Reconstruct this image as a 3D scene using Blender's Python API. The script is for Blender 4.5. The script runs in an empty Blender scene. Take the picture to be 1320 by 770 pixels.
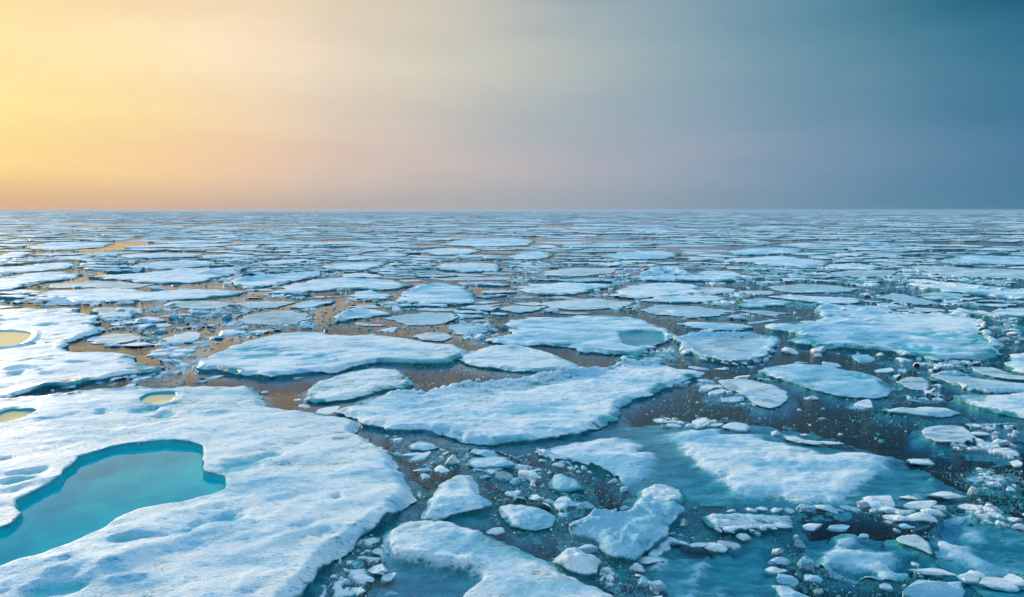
import bpy, math, random
import numpy as np
from mathutils import Vector, Euler
from mathutils.geometry import delaunay_2d_cdt

scene = bpy.context.scene
COL = scene.collection
rnd = random.Random(7)

# ------------------------------------------------------------------ camera
CAM_H = 12.0
FPX = 880.0                      # focal length in pixels of the 1320 px wide photograph
PITCH = math.atan((385 - 270.5) / FPX)
cam_data = bpy.data.cameras.new("camera")
cam = bpy.data.objects.new("camera", cam_data)
COL.objects.link(cam)
cam.location = (0, 0, CAM_H)
cam.rotation_euler = (math.radians(90) - PITCH, 0, 0)
cam_data.sensor_width = 36.0
cam_data.lens = 36.0 * FPX / 1320.0
cam_data.clip_start = 0.1
cam_data.clip_end = 40000
scene.camera = cam

# ------------------------------------------------------------------ light, sky, exposure
SUN_EL = math.radians(9.5)
SUN_AZ = math.radians(-44)       # measured from +Y towards +X
sd = Vector((math.sin(SUN_AZ) * math.cos(SUN_EL), math.cos(SUN_AZ) * math.cos(SUN_EL), math.sin(SUN_EL)))
sun_data = bpy.data.lights.new("sun", 'SUN')
sun_data.energy = 4.4
sun_data.angle = math.radians(4.0)
sun_data.color = (1.0, 0.76, 0.52)
sun = bpy.data.objects.new("sun", sun_data)
COL.objects.link(sun)
sun.location = (-60, 60, 40)
sun.rotation_euler = (-sd).to_track_quat('-Z', 'Y').to_euler()

scene.view_settings.view_transform = 'Standard'
scene.view_settings.look = 'None'
scene.view_settings.exposure = 0.0
scene.view_settings.gamma = 1.0
scene.view_settings.use_curve_mapping = False
scene.render.engine = 'CYCLES'
scene.cycles.max_bounces = 8
scene.cycles.diffuse_bounces = 3
scene.cycles.glossy_bounces = 3
scene.cycles.transparent_max_bounces = 12
scene.cycles.volume_bounces = 1

def lin(c):
    return tuple(((v / 255.0) / 12.92 if v / 255.0 <= 0.04045 else ((v / 255.0 + 0.055) / 1.055) ** 2.4) for v in c)

world = bpy.data.worlds.new("World")
scene.world = world
world.use_nodes = True
def build_world():
    nt = world.node_tree; nt.nodes.clear()
    N = nt.nodes.new; L = nt.links.new
    out = N('ShaderNodeOutputWorld'); bg = N('ShaderNodeBackground')
    L(bg.outputs[0], out.inputs[0])
    tc = N('ShaderNodeTexCoord'); sep = N('ShaderNodeSeparateXYZ')
    L(tc.outputs['Generated'], sep.inputs[0])
    def math_(op, a, b=None, c=None):
        n = N('ShaderNodeMath'); n.operation = op
        for i, v in enumerate((a, b, c)):
            if v is None: continue
            if isinstance(v, (int, float)): n.inputs[i].default_value = v
            else: L(v, n.inputs[i])
        return n.outputs[0]
    az = math_('ARCTAN2', sep.outputs[0], sep.outputs[1])          # 0 ahead, + to the right
    azn = math_('MULTIPLY_ADD', az, 1 / (2 * math.pi), 0.5)
    # slow uneven veils of fog
    mp = N('ShaderNodeMapping'); mp.inputs['Scale'].default_value = (2.0, 2.0, 9.0)
    L(tc.outputs['Generated'], mp.inputs['Vector'])
    nz = N('ShaderNodeTexNoise'); nz.inputs['Scale'].default_value = 1.6; nz.inputs['Detail'].default_value = 4; nz.inputs['Roughness'].default_value = 0.45
    L(mp.outputs[0], nz.inputs['Vector'])
    wob = math_('MULTIPLY_ADD', nz.outputs['Fac'], 0.05, -0.025)
    el = math_('ARCSINE', sep.outputs[2])
    eld = math_('ADD', math_('MULTIPLY', el, 180 / math.pi), math_('MULTIPLY', wob, 60))
    azw = math_('ADD', azn, math_('MULTIPLY', wob, 0.35))
    # azimuth stops (degrees) and the fog bank's colour at five heights
    A = [-37, -27, -20, -14, 0, 14, 27, 37]
    rows = [
        (0.0, [(222,180,144),(212,180,154),(200,178,163),(186,176,172),(165,172,179),(138,158,174),(100,142,168),(76,126,156)]),
        (3.6, [(255,224,146),(247,208,160),(234,201,170),(216,196,182),(186,182,186),(150,165,184),(108,145,172),(70,122,156)]),
        (7.6, [(255,235,160),(253,224,168),(240,214,182),(226,206,184),(177,184,187),(140,165,181),(98,141,166),(58,118,148)]),
        (11.5,[(254,231,164),(255,232,188),(252,228,198),(236,218,194),(193,197,188),(134,165,180),(86,138,161),(38,108,138)]),
        (15.5,[(251,216,155),(248,219,176),(243,218,186),(226,210,184),(186,190,186),(126,160,177),(70,131,156),(6,84,110)]),
        (17.5,[(248,214,160),(240,212,174),(228,208,180),(204,198,180),(168,178,180),(112,152,170),(58,122,148),(15,88,114)]),
        (23.5,[(150,172,172),(144,170,174),(138,166,172),(132,162,172),(112,150,166),(84,136,157),(40,108,136),(14,84,110)]),
    ]
    cols = []
    for e, cs in rows:
        r = N('ShaderNodeValToRGB'); r.color_ramp.interpolation = 'B_SPLINE'
        st = [(-180, (70,122,152)), (-125, (112,148,170)), (-90, (205,190,172)), (-66, cs[1]), (-52, cs[0])]
        st += list(zip(A, cs)) + [(62, tuple(int(a * .5 + b * .5) for a, b in zip(cs[-1], (40, 104, 138)))), (120, (52, 110, 142)), (180, (70,122,152))]
        els = r.color_ramp.elements
        while len(els) > 1: els.remove(els[-1])
        els[0].position = 0.0; els[0].color = (*lin(st[0][1]), 1)
        for a, c in st[1:]:
            x = els.new(min(1.0, (a + 180) / 360.0)); x.color = (*lin(c), 1)
        L(azw, r.inputs[0]); cols.append((e, r.outputs[0]))
    def mix(fac, a, b):
        m = N('ShaderNodeMix'); m.data_type = 'RGBA'
        L(fac, m.inputs[0]); L(a, m.inputs[6]); L(b, m.inputs[7]); return m.outputs[2]
    def ramp01(x, lo, hi):
        m = N('ShaderNodeMapRange'); m.interpolation_type = 'SMOOTHSTEP'
        L(x, m.inputs[0]); m.inputs[1].default_value = lo; m.inputs[2].default_value = hi; return m.outputs[0]
    cur = cols[0][1]
    for (e0, _), (e1, c1) in zip(cols, cols[1:]):
        cur = mix(ramp01(eld, e0, e1), cur, c1)
    # faint mottling of the fog
    n2 = N('ShaderNodeTexNoise'); n2.inputs['Scale'].default_value = 5.5; n2.inputs['Detail'].default_value = 5; n2.inputs['Roughness'].default_value = .5; L(mp.outputs[0], n2.inputs['Vector'])
    mv = N('ShaderNodeVectorMath'); mv.operation = 'SCALE'; L(cur, mv.inputs[0]); L(math_('MULTIPLY_ADD', n2.outputs['Fac'], .09, .955), mv.inputs['Scale'])
    cur = mv.outputs[0]
    # above the fog bank: the open sky plus an added overhead fill
    sky = N('ShaderNodeTexSky'); sky.sky_type = 'NISHITA'; sky.sun_disc = False
    sky.sun_elevation = SUN_EL; sky.sun_rotation = SUN_AZ
    sky.air_density = 1.0; sky.dust_density = 0.6; sky.ozone_density = 2.2
    sc_ = N('ShaderNodeVectorMath'); sc_.operation = 'MULTIPLY'; sc_.inputs[1].default_value = SKY_GAIN
    L(sky.outputs[0], sc_.inputs[0])
    ad = N('ShaderNodeVectorMath'); ad.operation = 'ADD'; ad.inputs[1].default_value = SKY_FILL
    L(sc_.outputs[0], ad.inputs[0])
    cur = mix(ramp01(eld, 32, 60), cur, ad.outputs[0])
    L(cur, bg.inputs[0]); bg.inputs[1].default_value = 1.0
SKY_GAIN = (0.11, 0.13, 0.14)
SKY_FILL = (0.66, 1.12, 1.53)        # bluish fill added to the unseen overhead sky to brighten the snow
build_world()

# ------------------------------------------------------------------ helpers
def tag(o, label=None, cat=None, group=None, kind=None):
    if label: o['label'] = label
    if cat: o['category'] = cat
    if group: o['group'] = group
    if kind: o['kind'] = kind
    return o

CP, SP = math.cos(PITCH), math.sin(PITCH)
def at(px, py, z=0.0):
    """pixel of the photograph -> point of the plane z"""
    px = np.asarray(px, float); py = np.asarray(py, float)
    u = (px - 660) / FPX; v = (385 - py) / FPX
    dz = -SP + v * CP
    t = (z - CAM_H) / np.minimum(dz, -1e-4)
    return np.stack([u * t, (CP + v * SP) * t], -1)
def to_px(P, z=0.0):
    x, y = P[..., 0], P[..., 1]; dz = z - CAM_H
    f = y * CP - dz * SP; up = y * SP + dz * CP
    return np.stack([660 + FPX * x / f, 385 - FPX * up / f], -1)

def _hash(ix, iy, seed):
    n = (ix.astype(np.int64) * 374761393 + iy.astype(np.int64) * 668265263 + seed * 974634777) & 0x7fffffff
    n = ((n ^ (n >> 13)) * 1274126177) & 0x7fffffff
    n = n ^ (n >> 16)
    return (n & 0xffff) / 65535.0 * 2 - 1
def vnoise(x, y, seed=0):
    ix = np.floor(x); iy = np.floor(y); fx = x - ix; fy = y - iy
    fx = fx * fx * fx * (fx * (fx * 6 - 15) + 10); fy = fy * fy * fy * (fy * (fy * 6 - 15) + 10)
    a = _hash(ix, iy, seed); b = _hash(ix + 1, iy, seed); c = _hash(ix, iy + 1, seed); d = _hash(ix + 1, iy + 1, seed)
    return (a * (1 - fx) + b * fx) * (1 - fy) + (c * (1 - fx) + d * fx) * fy
def fbm(x, y, oct_=4, seed=0, gain=0.5):
    s = 0; a = 1; t = 0; c, sn = math.cos(.6), math.sin(.6)
    for k in range(oct_):
        s = s + a * vnoise(x, y, seed + k * 17); t += a; a *= gain
        x, y = (x * c - y * sn) * 2.03 + 11.3, (x * sn + y * c) * 2.03 + 5.1
    return s / t

def seg_dist(P, Q):
    """distance of points P to the closed polyline Q"""
    A = Q; B = np.roll(Q, -1, 0); d = B - A; L2 = np.maximum((d ** 2).sum(1), 1e-12)
    out = np.empty(len(P))
    for i in range(0, len(P), 3000):
        p = P[i:i + 3000, None, :]
        t = np.clip(((p - A) * d).sum(-1) / L2, 0, 1)
        q = A + t[..., None] * d
        out[i:i + 3000] = np.sqrt(((p - q) ** 2).sum(-1)).min(1)
    return out
def line_dist(P, Q):
    A = Q[:-1]; d = Q[1:] - A; L2 = np.maximum((d ** 2).sum(1), 1e-12)
    out = np.empty(len(P))
    for i in range(0, len(P), 3000):
        p = P[i:i + 3000, None, :]
        t = np.clip(((p - A) * d).sum(-1) / L2, 0, 1)
        out[i:i + 3000] = np.sqrt(((p - A - t[..., None] * d) ** 2).sum(-1)).min(1)
    return out
def inside(P, Q):
    r = np.zeros(len(P), bool)
    x, y = P[:, 0], P[:, 1]
    for (x0, y0), (x1, y1) in zip(Q, np.roll(Q, -1, 0)):
        if y0 == y1: continue
        c = ((y0 > y) != (y1 > y))
        r ^= c & (x < (x1 - x0) * (y - y0) / (y1 - y0) + x0)
    return r
def sdist(P, Q):
    d = seg_dist(P, Q); return np.where(inside(P, Q), d, -d)
def sstep(x, a, b):
    t = np.clip((x - a) / (b - a), 0, 1); return t * t * (3 - 2 * t)
def area(Q):
    x, y = Q[:, 0], Q[:, 1]; return 0.5 * float(np.sum(x * np.roll(y, -1) - np.roll(x, -1) * y))

def resample(Q, s, smooth=.55, closed=True):
    """Catmull-Rom through Q, points about s apart (s: number or function of the point)"""
    n = len(Q); out = []
    for i in range(n if closed else n - 1):
        if closed: p0, p1, p2, p3 = Q[i - 1], Q[i], Q[(i + 1) % n], Q[(i + 2) % n]
        else: p0, p1, p2, p3 = Q[max(i - 1, 0)], Q[i], Q[i + 1], Q[min(i + 2, n - 1)]
        k = max(1, int(np.linalg.norm(p2 - p1) / s + .5))
        for j in range(k):
            t = j / k
            cr = (0.5 * ((2 * p1) + (-p0 + p2) * t + (2 * p0 - 5 * p1 + 4 * p2 - p3) * t * t + (-p0 + 3 * p1 - 3 * p2 + p3) * t ** 3))
            out.append(cr * smooth + (p1 * (1 - t) + p2 * t) * (1 - smooth))
    if not closed: out.append(Q[-1])
    return np.array(out)
def normals(Q):
    t = np.roll(Q, -1, 0) - np.roll(Q, 1, 0)
    t /= np.maximum(np.linalg.norm(t, axis=1, keepdims=True), 1e-9)
    return np.stack([t[:, 1], -t[:, 0]], -1)          # outward for counter-clockwise rings
def roughen(Q, amp, scale, seed):
    """push a ring in and out, broken-edge fashion"""
    n = normals(Q)
    a = fbm(Q[:, 0] / scale, Q[:, 1] / scale, 4, seed, .6)
    b = np.abs(fbm(Q[:, 0] / (scale * .35) + 9, Q[:, 1] / (scale * .35), 2, seed + 5))
    return Q + n * (amp * (a - .5 * b))[:, None]

def mesh_from(name, V, faces, mats, attrs=None, smooth=True):
    me = bpy.data.meshes.new(name)
    V = np.asarray(V, np.float32)
    sizes = np.array([len(f) for f in faces], np.int32) if not isinstance(faces, np.ndarray) else np.full(len(faces), faces.shape[1], np.int32)
    idx = np.concatenate([np.asarray(f, np.int32) for f in faces]) if not isinstance(faces, np.ndarray) else faces.astype(np.int32).ravel()
    me.vertices.add(len(V)); me.vertices.foreach_set('co', V.ravel())
    me.loops.add(len(idx)); me.loops.foreach_set('vertex_index', idx)
    me.polygons.add(len(sizes))
    me.polygons.foreach_set('loop_start', np.concatenate([[0], np.cumsum(sizes)[:-1]]).astype(np.int32))
    me.polygons.foreach_set('use_smooth', np.full(len(sizes), smooth, bool))
    me.update(calc_edges=True)
    for k, a in (attrs or {}).items():
        at_ = me.attributes.new(k, 'FLOAT', 'POINT'); at_.data.foreach_set('value', np.asarray(a, np.float32))
    for m in mats: me.materials.append(m)
    return me
def link(name, me, parent=None, loc=None):
    o = bpy.data.objects.new(name, me); COL.objects.link(o)
    if parent is not None: o.parent = parent
    if loc is not None: o.location = loc
    return o

# ------------------------------------------------------------------ materials
def nodemat(name):
    m = bpy.data.materials.new(name); m.use_nodes = True
    nt = m.node_tree; nt.nodes.clear()
    return m, nt, nt.nodes.new, nt.links.new
def make_ice():
    m, nt, N, L = nodemat('sea_ice')
    out = N('ShaderNodeOutputMaterial'); p = N('ShaderNodeBsdfPrincipled'); L(p.outputs[0], out.inputs[0])
    def attr(n):
        a = N('ShaderNodeAttribute'); a.attribute_name = n; return a.outputs['Fac']
    def noise(scale, detail, rough=.55, stretch=None):
        n = N('ShaderNodeTexNoise'); n.inputs['Scale'].default_value = scale; n.inputs['Detail'].default_value = detail; n.inputs['Roughness'].default_value = rough
        if stretch:
            mp = N('ShaderNodeMapping'); mp.inputs['Rotation'].default_value = (0, 0, math.radians(stretch[0])); mp.inputs['Scale'].default_value = (stretch[1], stretch[2], 1)
            L(geo.outputs['Position'], mp.inputs[0]); L(mp.outputs[0], n.inputs['Vector'])
        else: L(geo.outputs['Position'], n.inputs['Vector'])
        return n.outputs['Fac']
    def mr(x, a, b, c=0., d=1., st='SMOOTHSTEP'):
        n = N('ShaderNodeMapRange'); n.interpolation_type = st
        L(x, n.inputs[0])
        for i, v in enumerate((a, b, c, d)): n.inputs[i + 1].default_value = v
        return n.outputs[0]
    def mth(op, a, b):
        n = N('ShaderNodeMath'); n.operation = op
        for i, v in enumerate((a, b)):
            if isinstance(v, (int, float)): n.inputs[i].default_value = v
            else: L(v, n.inputs[i])
        return n.outputs[0]
    def mix(f, a, b):
        n = N('ShaderNodeMix'); n.data_type = 'RGBA'
        if isinstance(f, (int, float)): n.inputs[0].default_value = f
        else: L(f, n.inputs[0])
        for i, v in ((6, a), (7, b)):
            if isinstance(v, tuple): n.inputs[i].default_value = (*v, 1)
            else: L(v, n.inputs[i])
        return n.outputs[2]
    geo = N('ShaderNodeNewGeometry')
    snow = attr('snow'); melt = attr('melt')
    big = noise(.32, 5, .62, (-35, .5, 1.6)); mid = noise(1.5, 6, .68, (-35, .55, 1.4)); fine = noise(6.5, 5, .72, (-35, .7, 1.2))
    vfine = noise(24, 3, .7)
    # broken edge of the snow cover
    s = mth('ADD', snow, mth('MULTIPLY', mth('SUBTRACT', mth('ADD', mth('MULTIPLY', mid, .42), mth('ADD', mth('MULTIPLY', fine, .38), mth('MULTIPLY', vfine, .20))), .5), 3.2))
    s = mr(s, .26, .72)
    oi = N('ShaderNodeObjectInfo'); huge = noise(.05, 3, .5)
    tone = mth('ADD', mth('MULTIPLY', mth('SUBTRACT', oi.outputs['Random'], .4), .10), mth('MULTIPLY', mth('SUBTRACT', huge, .47), .40))
    glaze = mr(mth('ADD', tone, mth('ADD', mth('MULTIPLY', big, .55), mth('MULTIPLY', mid, .45))), .47, .60)
    white = mix(mth('MULTIPLY', glaze, .75), (.84, .88, .89), (.24, .60, .83))
    white = mix(mr(fine, .52, .66, 0, .45), white, (.34, .58, .70))
    wet = mth('MULTIPLY', mr(mth('ADD', tone, mth('ADD', mth('MULTIPLY', big, .7), mth('MULTIPLY', fine, .3))), .535, .61), .5)
    white = mix(wet, white, (.17, .47, .58))
    white = mix(mr(vfine, .50, .64, 0, .38), white, (.42, .62, .76))
    pit = mth('MULTIPLY', mr(mid, .535, .62), mr(fine, .50, .58))
    white = mix(mth('MULTIPLY', pit, .75), white, (.10, .36, .50))
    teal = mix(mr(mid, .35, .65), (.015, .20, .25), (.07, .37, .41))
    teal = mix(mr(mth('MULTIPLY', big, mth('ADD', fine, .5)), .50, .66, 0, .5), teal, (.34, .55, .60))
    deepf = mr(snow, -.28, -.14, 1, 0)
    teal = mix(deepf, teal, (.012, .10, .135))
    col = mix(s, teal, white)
    thin = mr(melt, -1, 0, 1, 0, 'LINEAR')
    film = mix(mr(mth('ADD', mth('MULTIPLY', mid, .5), mth('MULTIPLY', big, .5)), .42, .58), (.18, .36, .42), (.60, .68, .72))
    film = mix(mth('MULTIPLY', s, .75), film, white)
    col = mix(thin, col, film)
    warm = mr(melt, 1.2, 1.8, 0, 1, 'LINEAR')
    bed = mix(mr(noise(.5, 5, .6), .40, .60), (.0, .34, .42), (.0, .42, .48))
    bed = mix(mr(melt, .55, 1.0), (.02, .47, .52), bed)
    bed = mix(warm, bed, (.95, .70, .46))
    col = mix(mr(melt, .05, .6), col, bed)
    L(col, p.inputs['Base Color'])
    ro = N('ShaderNodeMix'); L(s, ro.inputs[0]); ro.inputs[2].default_value = .30; ro.inputs[3].default_value = .62
    L(ro.outputs[0], p.inputs['Roughness'])
    p.inputs['IOR'].default_value = 1.31
    L(mr(mth('SUBTRACT', snow, mth('MAXIMUM', melt, 0)), -.1, .5, 0, .3), p.inputs['Specular IOR Level'])
    dry = mr(melt, .3, .8, 1, 0)
    b1 = N('ShaderNodeBump'); b1.inputs['Distance'].default_value = .17; L(mth('MULTIPLY', dry, .8), b1.inputs['Strength']); L(mid, b1.inputs['Height'])
    b2 = N('ShaderNodeBump'); b2.inputs['Distance'].default_value = .11; L(fine, b2.inputs['Height']); L(b1.outputs[0], b2.inputs['Normal'])
    L(mth('MULTIPLY', dry, mr(s, 0, 1, .15, .9)), b2.inputs['Strength'])
    b3 = N('ShaderNodeBump'); b3.inputs['Distance'].default_value = .022; L(vfine, b3.inputs['Height']); L(b2.outputs[0], b3.inputs['Normal'])
    L(mth('MULTIPLY', dry, mr(s, 0, 1, .05, .8)), b3.inputs['Strength'])
    L(b3.outputs[0], p.inputs['Normal'])
    return m
ICE = make_ice()

def water_surface(nt, N, L, tint, ripple):
    geo = N('ShaderNodeNewGeometry')
    gl = N('ShaderNodeBsdfGlossy'); tr = N('ShaderNodeBsdfTransparent'); mx = N('ShaderNodeMixShader'); fr = N('ShaderNodeFresnel')
    fr.inputs['IOR'].default_value = 1.42 if ripple else 1.333; tr.inputs[0].default_value = (*tint, 1)
    gl.inputs['Roughness'].default_value = .05 if ripple else .02; gl.inputs[0].default_value = (1, 1, 1, 1)
    nb = N('ShaderNodeMath'); nb.operation = 'SUBTRACT'; nb.inputs[0].default_value = 1; L(geo.outputs['Backfacing'], nb.inputs[1])
    ff = N('ShaderNodeMath'); ff.operation = 'MULTIPLY'; L(fr.outputs[0], ff.inputs[0]); L(nb.outputs[0], ff.inputs[1])
    L(ff.outputs[0], mx.inputs[0]); L(tr.outputs[0], mx.inputs[1]); L(gl.outputs[0], mx.inputs[2])
    def noise(scale, detail, sx=1, sy=1):
        mp = N('ShaderNodeMapping'); mp.inputs['Scale'].default_value = (sx, sy, 1); L(geo.outputs['Position'], mp.inputs[0])
        n = N('ShaderNodeTexNoise'); n.inputs['Scale'].default_value = scale; n.inputs['Detail'].default_value = detail; n.inputs['Roughness'].default_value = .6
        L(mp.outputs[0], n.inputs[0]); return n.outputs['Fac']
    if ripple:
        calm = N('ShaderNodeMapRange'); L(noise(.06, 3, 1, 1.4), calm.inputs[0])
        calm.inputs[1].default_value = .40; calm.inputs[2].default_value = .58; calm.inputs[3].default_value = .10; calm.inputs[4].default_value = 1
        b = N('ShaderNodeBump'); b.inputs['Distance'].default_value = .035; L(noise(1.3, 6, 1, 1.5), b.inputs['Height']); L(calm.outputs[0], b.inputs['Strength'])
        b2 = N('ShaderNodeBump'); b2.inputs['Distance'].default_value = .035; L(noise(4.5, 5, 1, 1.5), b2.inputs['Height']); L(calm.outputs[0], b2.inputs['Strength']); L(b.outputs[0], b2.inputs['Normal'])
        last = b2
    else:
        last = N('ShaderNodeBump'); last.inputs['Distance'].default_value = .0006; last.inputs['Strength'].default_value = .5; L(noise(1.5, 2), last.inputs['Height'])
    L(last.outputs[0], gl.inputs['Normal']); L(last.outputs[0], fr.inputs['Normal'])
    return mx
def make_sea():
    m, nt, N, L = nodemat('sea_water')
    out = N('ShaderNodeOutputMaterial'); L(water_surface(nt, N, L, (.97, 1, 1), True).outputs[0], out.inputs[0])
    va = N('ShaderNodeVolumeAbsorption'); va.inputs[0].default_value = (0.0, .56, .80, 1); va.inputs[1].default_value = 1.2
    L(va.outputs[0], out.inputs[1])
    return m
SEA = make_sea()
def make_pond(name='melt_water', tint=(.22, .97, .98)):
    m, nt, N, L = nodemat(name)
    out = N('ShaderNodeOutputMaterial'); L(water_surface(nt, N, L, tint, False).outputs[0], out.inputs[0])
    return m
POND = make_pond()
POND_PALE = make_pond('pale_melt_water', (.96, .96, .90))
def plain(name, c, r=.9):
    m, nt, N, L = nodemat(name); out = N('ShaderNodeOutputMaterial'); p = N('ShaderNodeBsdfPrincipled'); L(p.outputs[0], out.inputs[0])
    p.inputs['Base Color'].default_value = (*c, 1); p.inputs['Roughness'].default_value = r
    p.inputs['Specular IOR Level'].default_value = 0
    return m

# ------------------------------------------------------------------ sea and haze
def box_mesh(name, x, y0, y1, z0, z1, mat):
    V = [(-x, y0, z0), (x, y0, z0), (x, y1, z0), (-x, y1, z0), (-x, y0, z1), (x, y0, z1), (x, y1, z1), (-x, y1, z1)]
    F = [(0, 3, 2, 1), (4, 5, 6, 7), (0, 1, 5, 4), (1, 2, 6, 5), (2, 3, 7, 6), (3, 0, 4, 7)]
    return mesh_from(name, V, F, [mat], smooth=False)
FAR = 5300.0
sea = link('sea_water', box_mesh('sea_water', FAR, -3000, FAR, -6.0, 0.0, SEA))
tag(sea, 'dark cold sea between the drifting ice, glowing gold below the bright sky', 'sea', kind='structure')
bed = link('deep_water', mesh_from('deep_water', [(-FAR + 5, -2990, -4.5), (FAR - 5, -2990, -4.5), (FAR - 5, FAR - 5, -4.5), (-FAR + 5, FAR - 5, -4.5)], [(0, 1, 2, 3)], [plain('deep_water', (.008, .062, .076))], smooth=False))
tag(bed, 'dark blue depth of the sea seen through the clear water', 'deep water', kind='structure')
hm, hnt, HN, HL = nodemat('haze')
ho = HN('ShaderNodeOutputMaterial'); hv = HN('ShaderNodeVolumePrincipled'); HL(hv.outputs[0], ho.inputs[1])
hv.inputs['Color'].default_value = (.50, .74, 1, 1); hv.inputs['Density'].default_value = 1.0e-4; hv.inputs['Anisotropy'].default_value = 0
haze = link('haze', box_mesh('haze', FAR + 300, -3300, FAR + 300, -7.0, CAM_H + .8, hm))
tag(haze, 'thin cold sea haze over the pack ice, fading it towards the horizon', 'haze', kind='stuff')
# ------------------------------------------------------------------ ice floes
def build_floe(name, ring, s, h, kind, seed, ponds=(), sunks=(), snows=(), hollows=(), ridges=(), shelf=.6, rim=None, relief=1.0, bumpy=0.0):
    """ring: outline of the upper edge (world). One mesh: snowy top, broken side, foot under water."""
    if area(ring) < 0: ring = ring[::-1]
    size = math.sqrt(abs(area(ring))); dist = math.hypot(*ring.mean(0))
    if dist > 62: relief *= 1.35; shelf *= .35; h *= .7
    elif kind == 'snow' and not ponds: h *= .85
    ring = resample(ring, s, .55 if dist < 62 else .1)
    ring = roughen(ring, min(1.6, (.026 if dist < 62 else .085) * size + .05) + .35 * s, max(.9, size * (.13 if dist < 62 else .2)), seed)
    ring = roughen(ring, .05 + .6 * s, .5 + 3 * s, seed + 9)
    lo = ring.min(0); hi = ring.max(0)
    nx = int((hi[0] - lo[0]) / s) + 1; ny = int((hi[1] - lo[1]) / s) + 1
    gx, gy = np.meshgrid(np.arange(nx) * s + lo[0], np.arange(ny) * s + lo[1])
    rs = np.random.RandomState(seed)
    P = np.stack([gx.ravel(), gy.ravel()], -1) + (rs.rand(nx * ny, 2) - .5) * s * .7
    d = sdist(P, ring); P = P[d > s * .55]
    extra = []
    prings = []
    for poly, lvl, wm in ponds:
        q = resample(poly, s * .8)
        if area(q) < 0: q = q[::-1]
        q = roughen(q, .05 + .012 * math.sqrt(abs(area(q))), 1.2, seed + 3)
        prings.append((q, lvl, wm)); n = normals(q)
        e = min(.12, s * .6)
        dd = seg_dist(P, q); P = P[dd > s * .45]
        for off in (0, -.03, -e): 
            w = q + n * off; extra.append(w[sdist(w, ring) > s * .4])
    inner = ring - normals(ring) * min(.16, s * .8)
    inner = inner[sdist(inner, ring) > min(.16, s * .8) * .6]
    P = np.concatenate([ring] + [inner] + extra + [P]); nr = len(ring)
    vs = [Vector((float(a), float(b))) for a, b in P]
    vo, _, fo, ov, _, _ = delaunay_2d_cdt(vs, [], [list(range(nr))], 1, 1e-5)
    XY = np.array([(v.x, v.y) for v in vo])
    # outline vertices in the output
    loop = [None] * nr
    for j, src in enumerate(ov):
        for i in src:
            if i < nr: loop[i] = j
    x, y = XY[:, 0], XY[:, 1]; thinf = 0
    d = seg_dist(XY, ring); lp = np.array([l for l in loop if l is not None]); d[lp] = 0
    ca, sa = math.cos(math.radians(35)), math.sin(math.radians(35))
    u, v = x * ca + y * sa, -x * sa + y * ca
    und = fbm(u / 7, v / 2.6, 4, seed + 1) ; und2 = fbm(u / 1.7, v / .9, 3, seed + 2); und3 = fbm(x / .45, y / .45, 2, seed + 8)
    if kind == 'snow':
        z = h * (.62 + .38 * sstep(d, 0, .5)) + relief * (.11 * und * sstep(d, 0, 1.6) + .035 * und2 * sstep(d, 0, .5)) + .012 * und3
        hum = np.clip(fbm(u / 5.5, v / 3.2, 4, seed + 31, .6) - .16, 0, 1) * 2.2
        z = z + relief * hum * (.05 + .13 * np.abs(und2)) * sstep(d, 0, .6)
        edge = (1 - sstep(d, .15, .9)) * np.clip(fbm(x / 3.5, y / 3.5, 3, seed + 41) + .15, 0, 1)
        z = z + relief * .12 * edge * (1 + und3)
        z = z - .55 * h * (1 - sstep(d, 0, .35 + .3 * size * .05)) * np.clip(fbm(x / 1.6, y / 1.6, 3, seed + 61) + .05, 0, 1) * 2
        z = np.maximum(z, .06)
        mg = min(1.0 if dist < 62 else 2.2, .10 * size + .1)
        snow = .78 + .35 * und + .20 * und2 + .2 * hum - .7 * (1 - sstep(d, .0, mg)) * sstep(fbm(x / 2.4, y / 2.4, 4, seed + 71) + .12 * und2, -.02, .30) - .18 * (1 - sstep(d, 0, .18))
    elif kind == 'thin':
        z = h * (.8 + .2 * und) + .02 * und2; z = np.maximum(z, .025)
        snow = .56 + .7 * und + .35 * und2 + .35 * (1 - sstep(d, .05, .5)) * (und2 > -.1); thinf = 1
    else:                                                                  # awash
        und4 = fbm(u / 3.2, v / 1.8, 5, seed + 51, .62)
        z = -.12 + .12 * und4 + .06 * und + .03 * und2 + .04 * (1 - sstep(d, 0, .5)); z = np.minimum(z, .05) - .25 * (1 - sstep(d, 0, .9)) * (und2 < .1)
        snow = -.02 + .75 * np.clip(und4 - .08, 0, 1) + .12 * und2
    z = z + bumpy * (.16 * np.abs(fbm(x / .55, y / .55, 3, seed + 12)) + .12 * np.abs(fbm(x / .28, y / .28, 2, seed + 13)) + .05 * und3) * sstep(d, 0, .3)
    melt = np.zeros(len(x)) - thinf
    if rim:
        w = rim; k = 1 - sstep(d + .25 * w * und2, w * .35, w)
        z = z + k * (.22 + .22 * np.abs(und3) + .15 * und2); snow = np.maximum(snow, k * 1.1); melt = melt * (1 - k)
    for poly, lev in snows:
        sdv = sdist(XY, resample(poly, s * 2)) / max(1.0, .12 * math.sqrt(abs(area(poly)))) + .9 * und + .65 * und2
        k = sstep(sdv, -.6, .9)
        z = z * (1 - k) + k * (lev + .07 * und2 + .03 * und3 + .05 * und); snow = np.maximum(snow, k * .92 + .1 * und2)
    for poly, dep in sunks:
        w = max(.3, .05 * math.sqrt(abs(area(poly))))
        k = sstep(sdist(XY, resample(poly, s)) + .4 * w * und2, -.3 * w, w)
        z = z * (1 - k) - dep * k * (1 + .2 * und); snow = snow * (1 - k) + (.10 + .25 * und2) * k * (dep < .1); melt = np.maximum(melt, (dep < .1) * .33 * k)
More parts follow.
